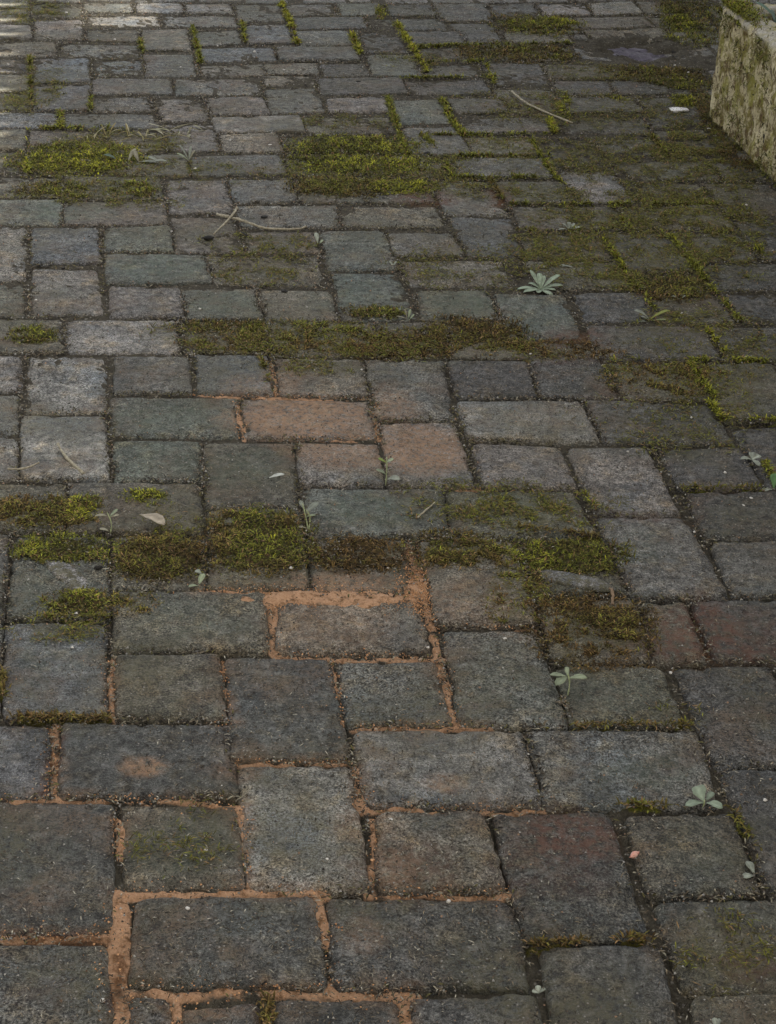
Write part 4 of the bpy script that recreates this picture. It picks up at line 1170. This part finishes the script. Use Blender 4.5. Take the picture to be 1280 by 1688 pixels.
# ------------------------------------------------------------------ twigs
def tube(name, pts, r0, r1, mat, parent=None, sides=6, sub=6):
    P = [Vector(p) for p in pts]; Q = []
    for i in range(len(P) - 1):
        p0 = P[max(i - 1, 0)]; p1 = P[i]; p2 = P[i + 1]; p3 = P[min(i + 2, len(P) - 1)]
        for k in range(sub):
            t = k / sub; Q.append(.5 * ((2 * p1) + (p2 - p0) * t + (2 * p0 - 5 * p1 + 4 * p2 - p3) * t * t + (3 * p1 - p0 - 3 * p2 + p3) * t ** 3))
    Q.append(P[-1]); V = []; F = []; n = len(Q)
    rr = random.Random(len(name) + n)
    for i, q in enumerate(Q):
        d = (Q[min(i + 1, n - 1)] - Q[max(i - 1, 0)]).normalized(); a = d.cross(Vector((.1, .2, 1))).normalized(); b = d.cross(a)
        r = (r0 + (r1 - r0) * i / (n - 1)) * rr.uniform(.65, 1.2); q = q + Vector((rr.uniform(-.3, .3), rr.uniform(-.3, .3), rr.uniform(-.1, .2))) * r0
        for s in range(sides):
            an = 6.2832 * s / sides; V.append(q + a * r * math.cos(an) + b * r * math.sin(an))
    for i in range(n - 1):
        for s in range(sides): F.append((i * sides + s, i * sides + (s + 1) % sides, (i + 1) * sides + (s + 1) % sides, (i + 1) * sides + s))
    F.append(tuple(range(sides))[::-1]); F.append(tuple(range((n - 1) * sides, n * sides)))
    me = bpy.data.meshes.new(name); c = P[0].copy() if parent is None else Vector((0, 0, 0))
    me.from_pydata([tuple(v - c) for v in V], [], F); me.update(); me.materials.append(mat)
    for p in me.polygons: p.use_smooth = True
    o = bpy.data.objects.new(name, me); COL.objects.link(o); o.location = c
    if parent: o.parent = parent
    return o
tag(tube('twig', [(-.394, 3.518, .006), (-.354, 3.484, .012), (-.319, 3.457, .012), (-.279, 3.438, .008), (-.214, 3.444, .006), (-.196, 3.464, .005)], .0035, .0022, M_twig), 'long pale curved twig crossed by a shorter one on the pavers', 'twig')
tag(tube('twig', [(-.352, 3.538, .016), (-.356, 3.491, .0165), (-.389, 3.399, .005)], .003, .002, M_twig), 'short pale twig crossing over the long curved twig', 'twig')
tag(tube('straw', [(.298, 4.549, .01), (.339, 4.433, .008), (.443, 4.287, .005)], .0034, .0026, M_twig), 'long straight pale straw lying across the upper right pavers', 'straw')
tag(tube('twig', [(.045, 2.223, .004), (.058, 2.245, .005), (.071, 2.268, .006)], .0016, .0012, M_twig), 'thin short straw on the teal paver at centre', 'straw')
tag(tube('twig', [(-.535, 2.411, .012), (-.515, 2.375, .007), (-.49, 2.342, .005), (-.48, 2.327, .004)], .0024, .0032, M_twig), 'dry straw stem with a crumpled end on the pale left paver', 'twig')
tag(tube('twig', [(.318, 1.997, .002), (.320, 2.02, .010), (.316, 2.03, .009)], .0026, .002, M_wood), 'stubby grey twig stuck in the moss by the chipped paver', 'twig')
tag(tube('twig', [(-.600, 2.335, .004), (-.573, 2.327, .010), (-.552, 2.345, .012)], .002, .0015, M_twig), 'little bent straw in the dark joint at the left edge', 'twig')

# ------------------------------------------------------------------ leaves and weeds
def leaf(parent, base, az, L, W, lift, droop, col, name='leaf', seed=0, notch=.55, cup=.25):
    """curved blade with a folded midrib, two-sided, real thickness from the fold"""
    nu, nv = 9, 5; V = []; C = []; rr = random.Random(seed * 7 + int(az * 100))
    for i in range(nu):
        t = i / (nu - 1); w = W * .5 * (.16 + .84 * math.sin(min(1, t / .62) * math.pi / 2) ** 1.6) * math.sqrt(max(0, 1 - max(0, (t - .62) / .385) ** 2.2))
        s = L * t; zz = math.sin(lift) * s - droop * L * t * t; xx = math.cos(lift) * s
        for j in range(nv):
            v = (j / (nv - 1)) * 2 - 1
            yy = v * w * (1 + .08 * rr.uniform(-1, 1)); z2 = zz + cup * abs(v) * w + .04 * W * rr.uniform(-1, 1)
            V.append((base[0] + xx * math.cos(az) - yy * math.sin(az), base[1] + xx * math.sin(az) + yy * math.cos(az), base[2] + z2))
            k = (1.12 - .25 * (1 - abs(v)) * (v != 0)) * rr.uniform(.9, 1.1) if j != 2 else 1.3
            C.append((*[min(1, c * k) for c in col], 1))
    F = [(i * nv + j, (i + 1) * nv + j, (i + 1) * nv + j + 1, i * nv + j + 1) for i in range(nu - 1) for j in range(nv - 1)]
    o = mesh_np(name, np.array(V), F, M_leaf, parent=parent); attr(o, 'tint', np.array(C))
    md = o.modifiers.new('thick', 'SOLIDIFY'); md.thickness = .0006
    return o
GL = (.23, .28, .205); PG = (.27, .31, .20); YG = (.24, .26, .05); DRY = (.29, .27, .19); GR = (.11, .22, .08); GY = (.27, .29, .235)
def weed(x, y, label, leaves, cat='weed', stem=None, name='weed_seedling', z=-.004):
    e = empty(name, (x, y, z)); tag(e, label, cat, 'small weeds growing in the joints')
    if stem:
        for s in stem: tube('stem', s, .0012, .0009, M_stem, e, 5, 4)
    for i, lf in enumerate(leaves):
        lf = list(lf)
        if name == 'weed_rosette': lf[2] *= .9; leaf(e, *lf, seed=i); continue
        lf[0] = tuple(q * .85 for q in lf[0]); lf[2] *= .82; lf[3] *= .85 * random.Random(i * 3 + len(label)).uniform(.75, 1.2); lf[6] = tuple(q * random.Random(i + len(label)).uniform(.6, .95) for q in lf[6]); leaf(e, *lf, seed=i)
    return e
M_stem = mat_simple('weed_stem', (.20, .24, .12), (.32, .34, .2), 80)
R_ = math.radians
O0 = (0, 0, .004)
weed(.291, 3.159, 'largest pale green leaf rosette in a joint at upper right', [(O0, R_(a), l, w, lf, dr, GL) for a, l, w, lf, dr in
     [(14, .056, .012, .45, .3), (33, .066, .012, .7, .25), (72, .046, .009, 1.0, .3), (98, .056, .012, 1.0, .35), (131, .060, .010, .9, .2), (155, .040, .010, .7, .4), (180, .056, .012, .3, .3), (208, .046, .012, .25, .2), (252, .026, .011, .3, .2), (305, .040, .013, .2, .2), (348, .036, .011, .4, .3), (115, .036, .008, 1.2, .5)]], name='weed_rosette')
weed(.240, 1.790, 'four-leaved pale seedling in the joint right of centre, lower half', [((-.003, .003, .03), R_(170), .028, .012, .25, .25, PG), ((-.003, .002, .03), R_(215), .023, .014, .0, .3, PG), ((0, 0, .03), R_(15), .030, .016, .1, .2, PG), ((-.002, .004, .03), R_(95), .018, .007, .6, .1, PG)], stem=[[(0, -.004, 0), (.001, -.002, .016), (-.002, .002, .031)]])
weed(.383, 1.569, 'blue-green seedling with broad leaves at lower right', [((0, 0, .012), R_(120), .028, .019, .7, .2, GL), ((0, 0, .01), R_(190), .028, .016, .2, .3, GL), ((.004, 0, .01), R_(-20), .024, .015, .2, .3, GL), ((.004, .004, .01), R_(50), .020, .010, .5, .2, GL)], stem=[[(0, 0, 0), (.001, 0, .012)]])
weed(-.005, 2.334, 'upright seedling in the joint of the orange paver', [((0, .004, .022), R_(150), .024, .012, .4, .2, PG), ((.003, 0, .014), R_(5), .026, .016, .3, .3, GY), ((0, .006, .046), R_(170), .018, .010, .5, .1, (.25, .32, .08)), ((0, .006, .046), R_(20), .016, .009, .5, .1, PG)], stem=[[(0, 0, 0), (.001, .002, .024), (0, .006, .048)]])
weed(-.118, 2.185, 'two-leaved pale seedling on thin stems beside the dense moss block', [((-.010, .01, .040), R_(115), .020, .011, .7, .2, GY), ((-.006, .006, .034), R_(38), .034, .013, .55, .15, GY), ((-.004, .004, .028), R_(20), .018, .008, .2, .2, PG), ((-.002, 0, .006), R_(170), .024, .006, .3, .3, DRY)], stem=[[(0, 0, 0), (-.004, .004, .02), (-.010, .010, .042)], [(0, 0, 0), (.002, .004, .02), (-.004, .006, .034)]])
weed(-.411, 2.156, 'withered branching seedling above the emerald moss', [((-.004, .004, .036), R_(165), .024, .008, .1, .3, DRY), ((0, .004, .034), R_(40), .022, .007, .6, .1, PG), ((0, .004, .034), R_(20), .018, .006, .2, .1, DRY), ((-.002, 0, .008), R_(160), .020, .010, .2, .2, DRY)], stem=[[(0, 0, 0), (.003, .001, .018), (-.003, .004, .036)]])
weed(-.264, 2.018, 'curled pale sprout at the end of the sand joint left of centre', [((0, 0, .004), R_(70), .030, .009, .8, .3, PG), ((0, 0, .004), R_(190), .018, .008, .3, .3, PG), ((.004, .012, .02), R_(150), .014, .009, .4, .2, GY)])
weed(.491, 3.022, 'weed with two long blades, one yellow-green, at upper right', [((0, 0, .006), R_(28), .064, .012, .5, .25, YG), ((0, 0, .008), R_(165), .050, .011, .75, .35, GY), ((0, 0, .004), R_(140), .026, .007, .5, .3, GY), ((.006, 0, .004), R_(10), .040, .007, .2, .2, (.25, .28, .14)), ((-.004, 0, .002), R_(200), .022, .010, .2, .1, GY)])
weed(.376, 3.505, 'small curled grey-green sprout on olive moss at upper right', [((0, 0, .004), R_(a), .036, .010, lf, .35, GY) for a, lf in ((150, .9), (100, 1.0), (60, .8), (20, .6), (190, .5), (330, .3))])
weed(.365, 3.285, 'pale crumpled leaf lying on the olive moss at upper right', [((0, 0, .006), R_(170), .036, .018, .2, .2, GY), ((0, 0, .004), R_(10), .026, .012, .1, .2, DRY)], 'leaf', name='crumpled_leaf')
weed(.591, 2.450, 'pale leaf cluster in the joint near the right edge', [((0, 0, .008), R_(a), .024, .013, lf, .3, GY) for a, lf in ((175, .3), (80, .6), (30, .5), (300, .2))])
weed(.608, 2.357, 'green leaf at the right edge of the frame', [((.002, 0, .006), R_(80), .036, .018, .9, .2, GR), ((0, 0, .004), R_(190), .022, .014, .2, .3, GY), ((.006, 0, .006), R_(20), .03, .014, .5, .2, GR)])
weed(.025, 2.990, 'tuft of pale bent blades at the centre moss', [((0, 0, .004), R_(118), .046, .006, 1.2, .5, DRY), ((.002, 0, .004), R_(70), .030, .006, 1.1, .2, PG), ((0, 0, .004), R_(170), .030, .005, .5, .3, DRY), ((.004, 0, .002), R_(30), .022, .005, .9, .2, PG)], name='grass_tuft')
weed(-.166, 3.375, 'small slender leaf sprout below the end of the long twig', [((0, 0, .006), R_(105), .036, .010, .9, .2, GY), ((.004, -.012, .004), R_(175), .032, .006, .15, .1, DRY), ((.004, 0, .004), R_(60), .02, .006, .6, .2, PG)])
weed(-.006, 3.262, 'tiny white sprig on the grey paver joint at centre', [((0, 0, .004), R_(130), .020, .006, .8, .2, GY), ((0, 0, .004), R_(50), .020, .006, .8, .2, GY), ((0, 0, .004), R_(190), .014, .006, .3, .2, GY)])
weed(.357, 1.433, 'pale crumpled petals in the joint of the lower right pavers', [((0, 0, .004), R_(160), .014, .009, .4, .3, GY), ((0, 0, .004), R_(20), .012, .008, .4, .3, GY)], name='crumpled_leaf', cat='leaf')
weed(.423, 1.450, 'grey-green leaf at the lower right edge', [((0, 0, .006), R_(110), .026, .012, .5, .3, GY), ((0, 0, .004), R_(190), .018, .01, .2, .2, GY)])
weed(.170, 1.262, 'tiny pale sprout at the bottom between two dark pavers', [((0, 0, .004), R_(a), .012, .006, .7, .3, GY) for a in (100, 30, 190)])
weed(.345, 1.222, 'small grey sprout in the joint at the lower right bottom', [((0, 0, .004), R_(a), .016, .006, .9, .3, (.22, .24, .2)) for a in (100, 60, 200)])
weed(.565, 3.135, 'tiny two-leaved sprig beside the dark right paver', [((0, 0, .004), R_(a), .022, .010, .6, .3, GY) for a in (165, 40)])
weed(-.640, 3.868, 'dead pale curled leaves in front of the tall left moss cushion', [((dx, dy, .008), R_(a), l, .014, lf, .3, c) for dx, dy, a, l, lf, c in ((-.03, .01, 170, .05, .6, (.06, .09, .06)), (.0, 0, 60, .06, .9, DRY), (.03, 0, 10, .06, .2, GY), (.06, -.005, -10, .06, .5, GY), (.03, .0, 130, .05, 1.0, DRY), (.09, -.01, 150, .05, .6, GY), (-.10, .0, 175, .06, .1, DRY))], 'leaf', name='dead_leaves')
weed(-.50, 3.90, 'wispy pale grass blades right of the tall left moss cushion', [((0, 0, .004), R_(a), l, .007, lf, .3, c) for a, l, lf, c in ((140, .07, 1.0, GY), (80, .06, 1.1, GY), (60, .05, .9, DRY), (160, .05, .7, PG))], name='grass_tuft')
e = weed(-.70, 4.06, 'straw-coloured grass wisps standing in the tall left moss cushion', [((random.uniform(-.09, .13), random.uniform(-.05, .05), .005), random.uniform(0, 6.28), random.uniform(.03, .07), .004, random.uniform(.3, 1.1), random.uniform(.1, .5), random.choice([(.34, .30, .13), (.38, .34, .2), (.25, .2, .08)])) for _ in range(26)], name='grass_tuft')
e = weed(-.57, 4.10, 'flattened dry grass on the paver right of the straw wisps', [((random.uniform(-.09, .09), random.uniform(-.06, .06), .005), random.uniform(0, 6.28), random.uniform(.04, .08), .006, random.uniform(.1, .6), random.uniform(.1, .4), random.choice([(.34, .33, .2), (.38, .36, .26), (.2, .18, .1)])) for _ in range(22)], name='grass_tuft')
e = empty('dried_leaf', (-.352, 2.178, .003)); tag(e, 'curled grey-brown dried leaf on the moss left of centre', 'leaf')
leaf(e, (-.018, .012, .010), R_(-32), .046, .020, .05, .1, (.30, .26, .20), seed=3, cup=.6)
e = empty('dried_leaf', (-.176, 2.339, .003)); tag(e, 'small narrow pale leaf on the grey-green paver at centre left', 'leaf')
leaf(e, (-.012, -.006, .002), R_(30), .026, .009, .1, .1, (.40, .41, .37), seed=4)

# ------------------------------------------------------------------ stone trough
TH = .290
def trough():
    e = empty('stone_trough', (TC0[0], TC0[1], 0)); tag(e, 'mossy weathered stone planter trough at the top right corner', 'planter')
    def pt(a, b): p = TD * a + TN * b; return p
    def panel(name, o, ua, ub, z0, z1, nrm, nu=90, nv=46):
        # vertical displaced sheet
        uu, vv = np.meshgrid(np.linspace(0, 1, nu), np.linspace(0, 1, nv), indexing='ij')
        a = ua[0] + (ub[0] - ua[0]) * uu; b = ua[1] + (ub[1] - ua[1]) * uu
        return uu, vv, a, b
    # one closed ring profile swept round the rectangle: outer wall, rounded rim, inner wall
    prof = [(0, -.03), (0, 0)] + [(0, z) for z in np.linspace(.01, TH - .02, 44)] + [(.004, TH - .009), (.011, TH - .002), (.02, TH)] + [(.02 + .05 * t, TH + .002) for t in (.25, .5, .75, 1)] + [(.078, TH - .004), (.082, TH - .02), (.084, TH - .10)]
    path = []
    def edge(p, q, n):
        for t in np.linspace(0, 1, n, endpoint=False): path.append((p[0] + (q[0] - p[0]) * t, p[1] + (q[1] - p[1]) * t))
    edge((TL, 0), (0, 0), 130); edge((0, 0), (0, TW), 50); edge((0, TW), (TL, TW), 40); edge((TL, TW), (TL, 0), 30)
    V = []
    for a, b in path:
        for ins, z in prof:
            ca = min(max(a, ins), TL - ins); cb = min(max(b, ins), TW - ins)
            rc = .025  # round the vertical corners
            for (xa, xb, sa, sb) in ((0, 0, 1, 1), (0, TW, 1, -1)):
                if abs(ca - xa) < rc and abs(cb - xb) < rc and ins < .02:
                    dx = rc - abs(ca - xa); dy = rc - abs(cb - xb); L = math.hypot(dx, dy)
                    if L > rc: k = rc / L; ca = xa + sa * (rc - dx * k); cb = xb + sb * (rc - dy * k)
            p = TD * ca + TN * cb; V.append((p[0], p[1], z))
    V = np.array(V); n = len(path); m = len(prof)
    # lumpy erosion pushing along the wall normal
    aa = V[:, 0] * TD[0] + V[:, 1] * TD[1]; bb = V[:, 0] * TN[0] + V[:, 1] * TN[1]; zz = V[:, 2]
    dsp = .013 * fbm(aa / .08 + bb / .07, zz / .12, 5, 4, .6) + .007 * fbm(aa / .018 + bb / .02, zz / .04, 9, 3)
    out = np.where((bb < .03)[:, None], -TN[None], np.where((aa < .03)[:, None], -TD[None], np.where((bb > TW - .03)[:, None], TN[None], TD[None])))
    V[:, :2] += out * dsp[:, None]; V[:, 2] += np.where(zz > TH - .03, .006 * fbm(aa / .03, bb / .03, 13, 3), 0)
    idx = np.arange(n * m).reshape(n, m); F = []
    i2 = np.roll(idx, -1, 0)
    F = np.stack([idx[:, :-1].ravel(), idx[:, 1:].ravel(), i2[:, 1:].ravel(), i2[:, :-1].ravel()], 1)
    o = mesh_np('trough_wall', V, F, M_trough, parent=e)
    bm = bmesh.new(); bm.from_mesh(o.data); bmesh.ops.recalc_face_normals(bm, faces=bm.faces); bm.to_mesh(o.data); bm.free()
    gu, gv = np.meshgrid(np.linspace(.07, TL - .07, 40), np.linspace(.07, TW - .07, 20), indexing='ij')
    P = gu.ravel()[:, None] * TD + gv.ravel()[:, None] * TN
    z = TH - .055 + .012 * fbm(gu.ravel() / .05, gv.ravel() / .05, 3, 3)
    s = mesh_np('potting_soil', np.column_stack([P, z]), grid_faces(40, 20), M_potsoil, parent=e)
    if s.data.polygons[5].normal.z < 0: s.data.flip_normals()
    # moss caps on the rim and foot
    n = 9000; a = rng.uniform(0, TL, n); ins = rng.uniform(-.006, .03, n); zr = rng.random(n)
    low = rng.random(n) < .35
    z = np.where(low, rng.random(n) ** 2.2 * .12, TH - .004 - rng.random(n) ** 2 * .13)
    k = fbm(a / .05, z / .05, 21, 3) > rng.uniform(-.1, .5, n); a, z, low = a[k], z[k], low[k]; n = len(a)
    p = a[:, None] * TD - TN * (.004 + .004 * rng.random(n))[:, None]
    az = math.atan2(-TN[1], -TN[0]) + rng.normal(0, .8, n)
    Vv, Ff, cc = strands(p[:, 0], p[:, 1], z, rng.uniform(.008, .018, n), rng.uniform(.0018, .0034, n), rng.uniform(-.6, 1., n), hue_col(np.full(n, 1.3), n) * .7, rng.uniform(.3, 1., n), az)
    o = mesh_np('wall_moss', Vv, Ff, M_moss, parent=e); attr(o, 'tint', cc); tag(o, kind='stuff')
    # mound of moss over the far rim corner
    n = 2600; a = np.abs(rng.normal(0, .10, n)); b = np.abs(rng.normal(0, .03, n)); p = a[:, None] * TD + b[:, None] * TN
    zc = TH + .006 * rng.random(n) - .02 * (b < .004)
    Vv, Ff, cc = strands(p[:, 0], p[:, 1], zc, rng.uniform(.008, .018, n), rng.uniform(.0018, .0034, n), rng.uniform(.1, 1., n), hue_col(np.full(n, .8), n), rng.uniform(.3, 1., n))
    o = mesh_np('rim_moss', Vv, Ff, M_moss, parent=e); attr(o, 'tint', cc); tag(o, kind='stuff')
    return e
trough()
for k, (a, b, lab) in enumerate([(.17, .135, 'silvery green leafy plant growing in the stone trough at the top right corner'), (.62, .26, 'second silvery plant further along in the stone trough')]):
    p = TC0 + TD * a + TN * b
    e = empty('planter_plant', (p[0], p[1], TH - .06)); tag(e, lab, 'plant')
    rr = random.Random(k)
    for i in range(46):
        az = rr.uniform(0, 6.28); r = rr.uniform(.0, .05)
        leaf(e, (r * math.cos(az), r * math.sin(az), rr.uniform(0, .05)), az + rr.uniform(-.6, .6), rr.uniform(.05, .10), rr.uniform(.012, .02), rr.uniform(.3, 1.2), rr.uniform(.1, .4), rr.choice([(.20, .26, .25), (.26, .33, .32), (.12, .18, .14)]), seed=i)

# ------------------------------------------------------------------ puddle in the settled hollow
gu, gv = np.meshgrid(np.linspace(-1, 1, 70), np.linspace(-1, 1, 60), indexing='ij'); gx = PUD[0] + gu.ravel() * PUD[2] * 1.05; gy = PUD[1] + gv.ravel() * PUD[3] * .9
rad = np.hypot(gu, gv).ravel() + .18 * fbm(gx / .07, gy / .07, 23, 3)
gz = -.0205 + .0050 * fbm(gx / .05, gy / .03, 24, 4, .6)
Fp = grid_faces(70, 60); Fp = Fp[(rad[Fp] < .92).all(1)]
tw = NT('damp_silt'); nz = tw.noise(60, 5, .7); n2 = tw.noise(14, 3, .6)
M_water = tw.done(tw.mix(tw.rng(nz, .35, .65), (.022, .018, .026), (.082, .070, .095)), tw.rng(n2, .4, .6, .5, .9), tw.bump(nz, .9, .012), .25)
wo = mesh_np('water', np.stack([gx, gy, gz], 1), Fp, M_water)
if wo.data.polygons[10].normal.z < 0: wo.data.flip_normals()
tag(wo, 'dark purple-grey puddle silt in a settled hollow near the trough', kind='structure')
rr = random.Random(5); lab = 'dark wet grit lump in the shallow puddle'
for i in range(14):
    t = rr.uniform(0, 6.28); q = rr.uniform(.2, 1.05) ** .5
    o = stone('wet_stone', PUD[0] + PUD[2] * .85 * q * math.cos(t), PUD[1] + PUD[3] * .8 * q * math.sin(t), rr.uniform(.006, .018), M_wet if 'M_wet' in globals() else M_dark, (1.2, .9, .55), 60 + i, z=-.024)
    tag(o, lab, 'stone', 'wet stones in the puddle')

# ------------------------------------------------------------------ house whose tiled eave shades the yard (right of the frame)
def house():
    e = empty('house', (0, 0, 0)); tag(e, 'rendered house with a clay tiled eave, beyond the right side of the yard', 'house')
    E0 = np.array(EAVE0); ED = np.array(EAVED); EN = np.array([ED[1], -ED[0]])
    if EN[0] < 0: EN = -EN
    def W(s, t, z): p = E0 + ED * s + EN * t; return (p[0], p[1], z)
    def box(name, s0, s1, t0, t1, z0, z1, mat, slope=0., par=e):
        V = [W(s, t, (z0 if lo else z1) + slope * t) for lo in (1, 0) for s, t in ((s0, t0), (s1, t0), (s1, t1), (s0, t1))]
        F = [(3, 2, 1, 0), (4, 5, 6, 7), (0, 1, 5, 4), (1, 2, 6, 5), (2, 3, 7, 6), (3, 0, 4, 7)]
        return mesh_np(name, V, F, mat, smooth=False, parent=par)
    S0, S1 = -6.2, 3.0; H = EAVEH; sl = .32
    box('wall', S0 + .3, S1 - .3, .55, 4.5, -.05, H + .1, M_render)
    # unseen wing added behind the viewer to darken the near ground
    Vw = [(x_, y_, z_) for z_ in (-.05, 3.4) for x_, y_ in ((-5.5, -1.9), (3.2, -1.9), (3.2, -.95), (-5.5, -.95))]
    mesh_np('wall', Vw, [(3, 2, 1, 0), (4, 5, 6, 7), (0, 1, 5, 4), (1, 2, 6, 5), (2, 3, 7, 6), (3, 0, 4, 7)], M_render, smooth=False, parent=e)
    # roof deck in pieces round an unseen pane added to cast the weak sun patch
    k0, k1, t0, t1 = SUN_PANE
    r = box('roof', S0, S1, .02, t0, H - .05, H - .003, M_wood, sl)
    box('roof_deck', S0, k0, t0, t1, H - .05, H - .003, M_wood, sl); box('roof_deck', k1, S1, t0, t1, H - .05, H - .003, M_wood, sl); box('roof_deck', S0, S1, t1, 4.6, H - .05, H - .003, M_wood, sl)
    tg = NT('sun_dimming_pane'); tr = tg.n('BsdfTransparent'); tr.inputs[0].default_value = (.40, .40, .40, 1); tg.l(tr.outputs[0], tg.out.inputs[0])
    box('added_sun_pane', k0 - .02, k1 + .02, t0 - .02, t1 + .02, H, H + .006, tg.m, sl)
    # half-round cover tiles, one object each, overhanging the eave
    pitch = .193; R = .088; nseg = 10; V = []; 
    for tt in (-.02, .18):
        for a in np.linspace(0, math.pi, nseg + 1):
            for rr_ in (R, R - .014): V.append((rr_ * math.cos(a), tt, rr_ * math.sin(a)))
    m = 2 * (nseg + 1); F = []
    for i in range(nseg):
        a = 2 * i
        F += [(a, a + 2, m + a + 2, m + a), (a + 1, m + a + 1, m + a + 3, a + 3), (a, a + 1, a + 3, a + 2), (m + a, m + a + 2, m + a + 3, m + a + 1)]
    me = bpy.data.meshes.new('roof_tile'); me.from_pydata(V, [], F); me.update(); me.materials.append(M_tile)
    ns = int((S1 - S0) / pitch); rot = math.atan2(EN[1], EN[0]) - math.pi / 2
    for i in range(ns):
        o = bpy.data.objects.new('roof_tile', me); COL.objects.link(o); o.parent = e
        o.location = W(S0 + pitch * (i + .5) + EPH, 0, H); o.rotation_euler = (math.atan(sl), 0, rot)
house()
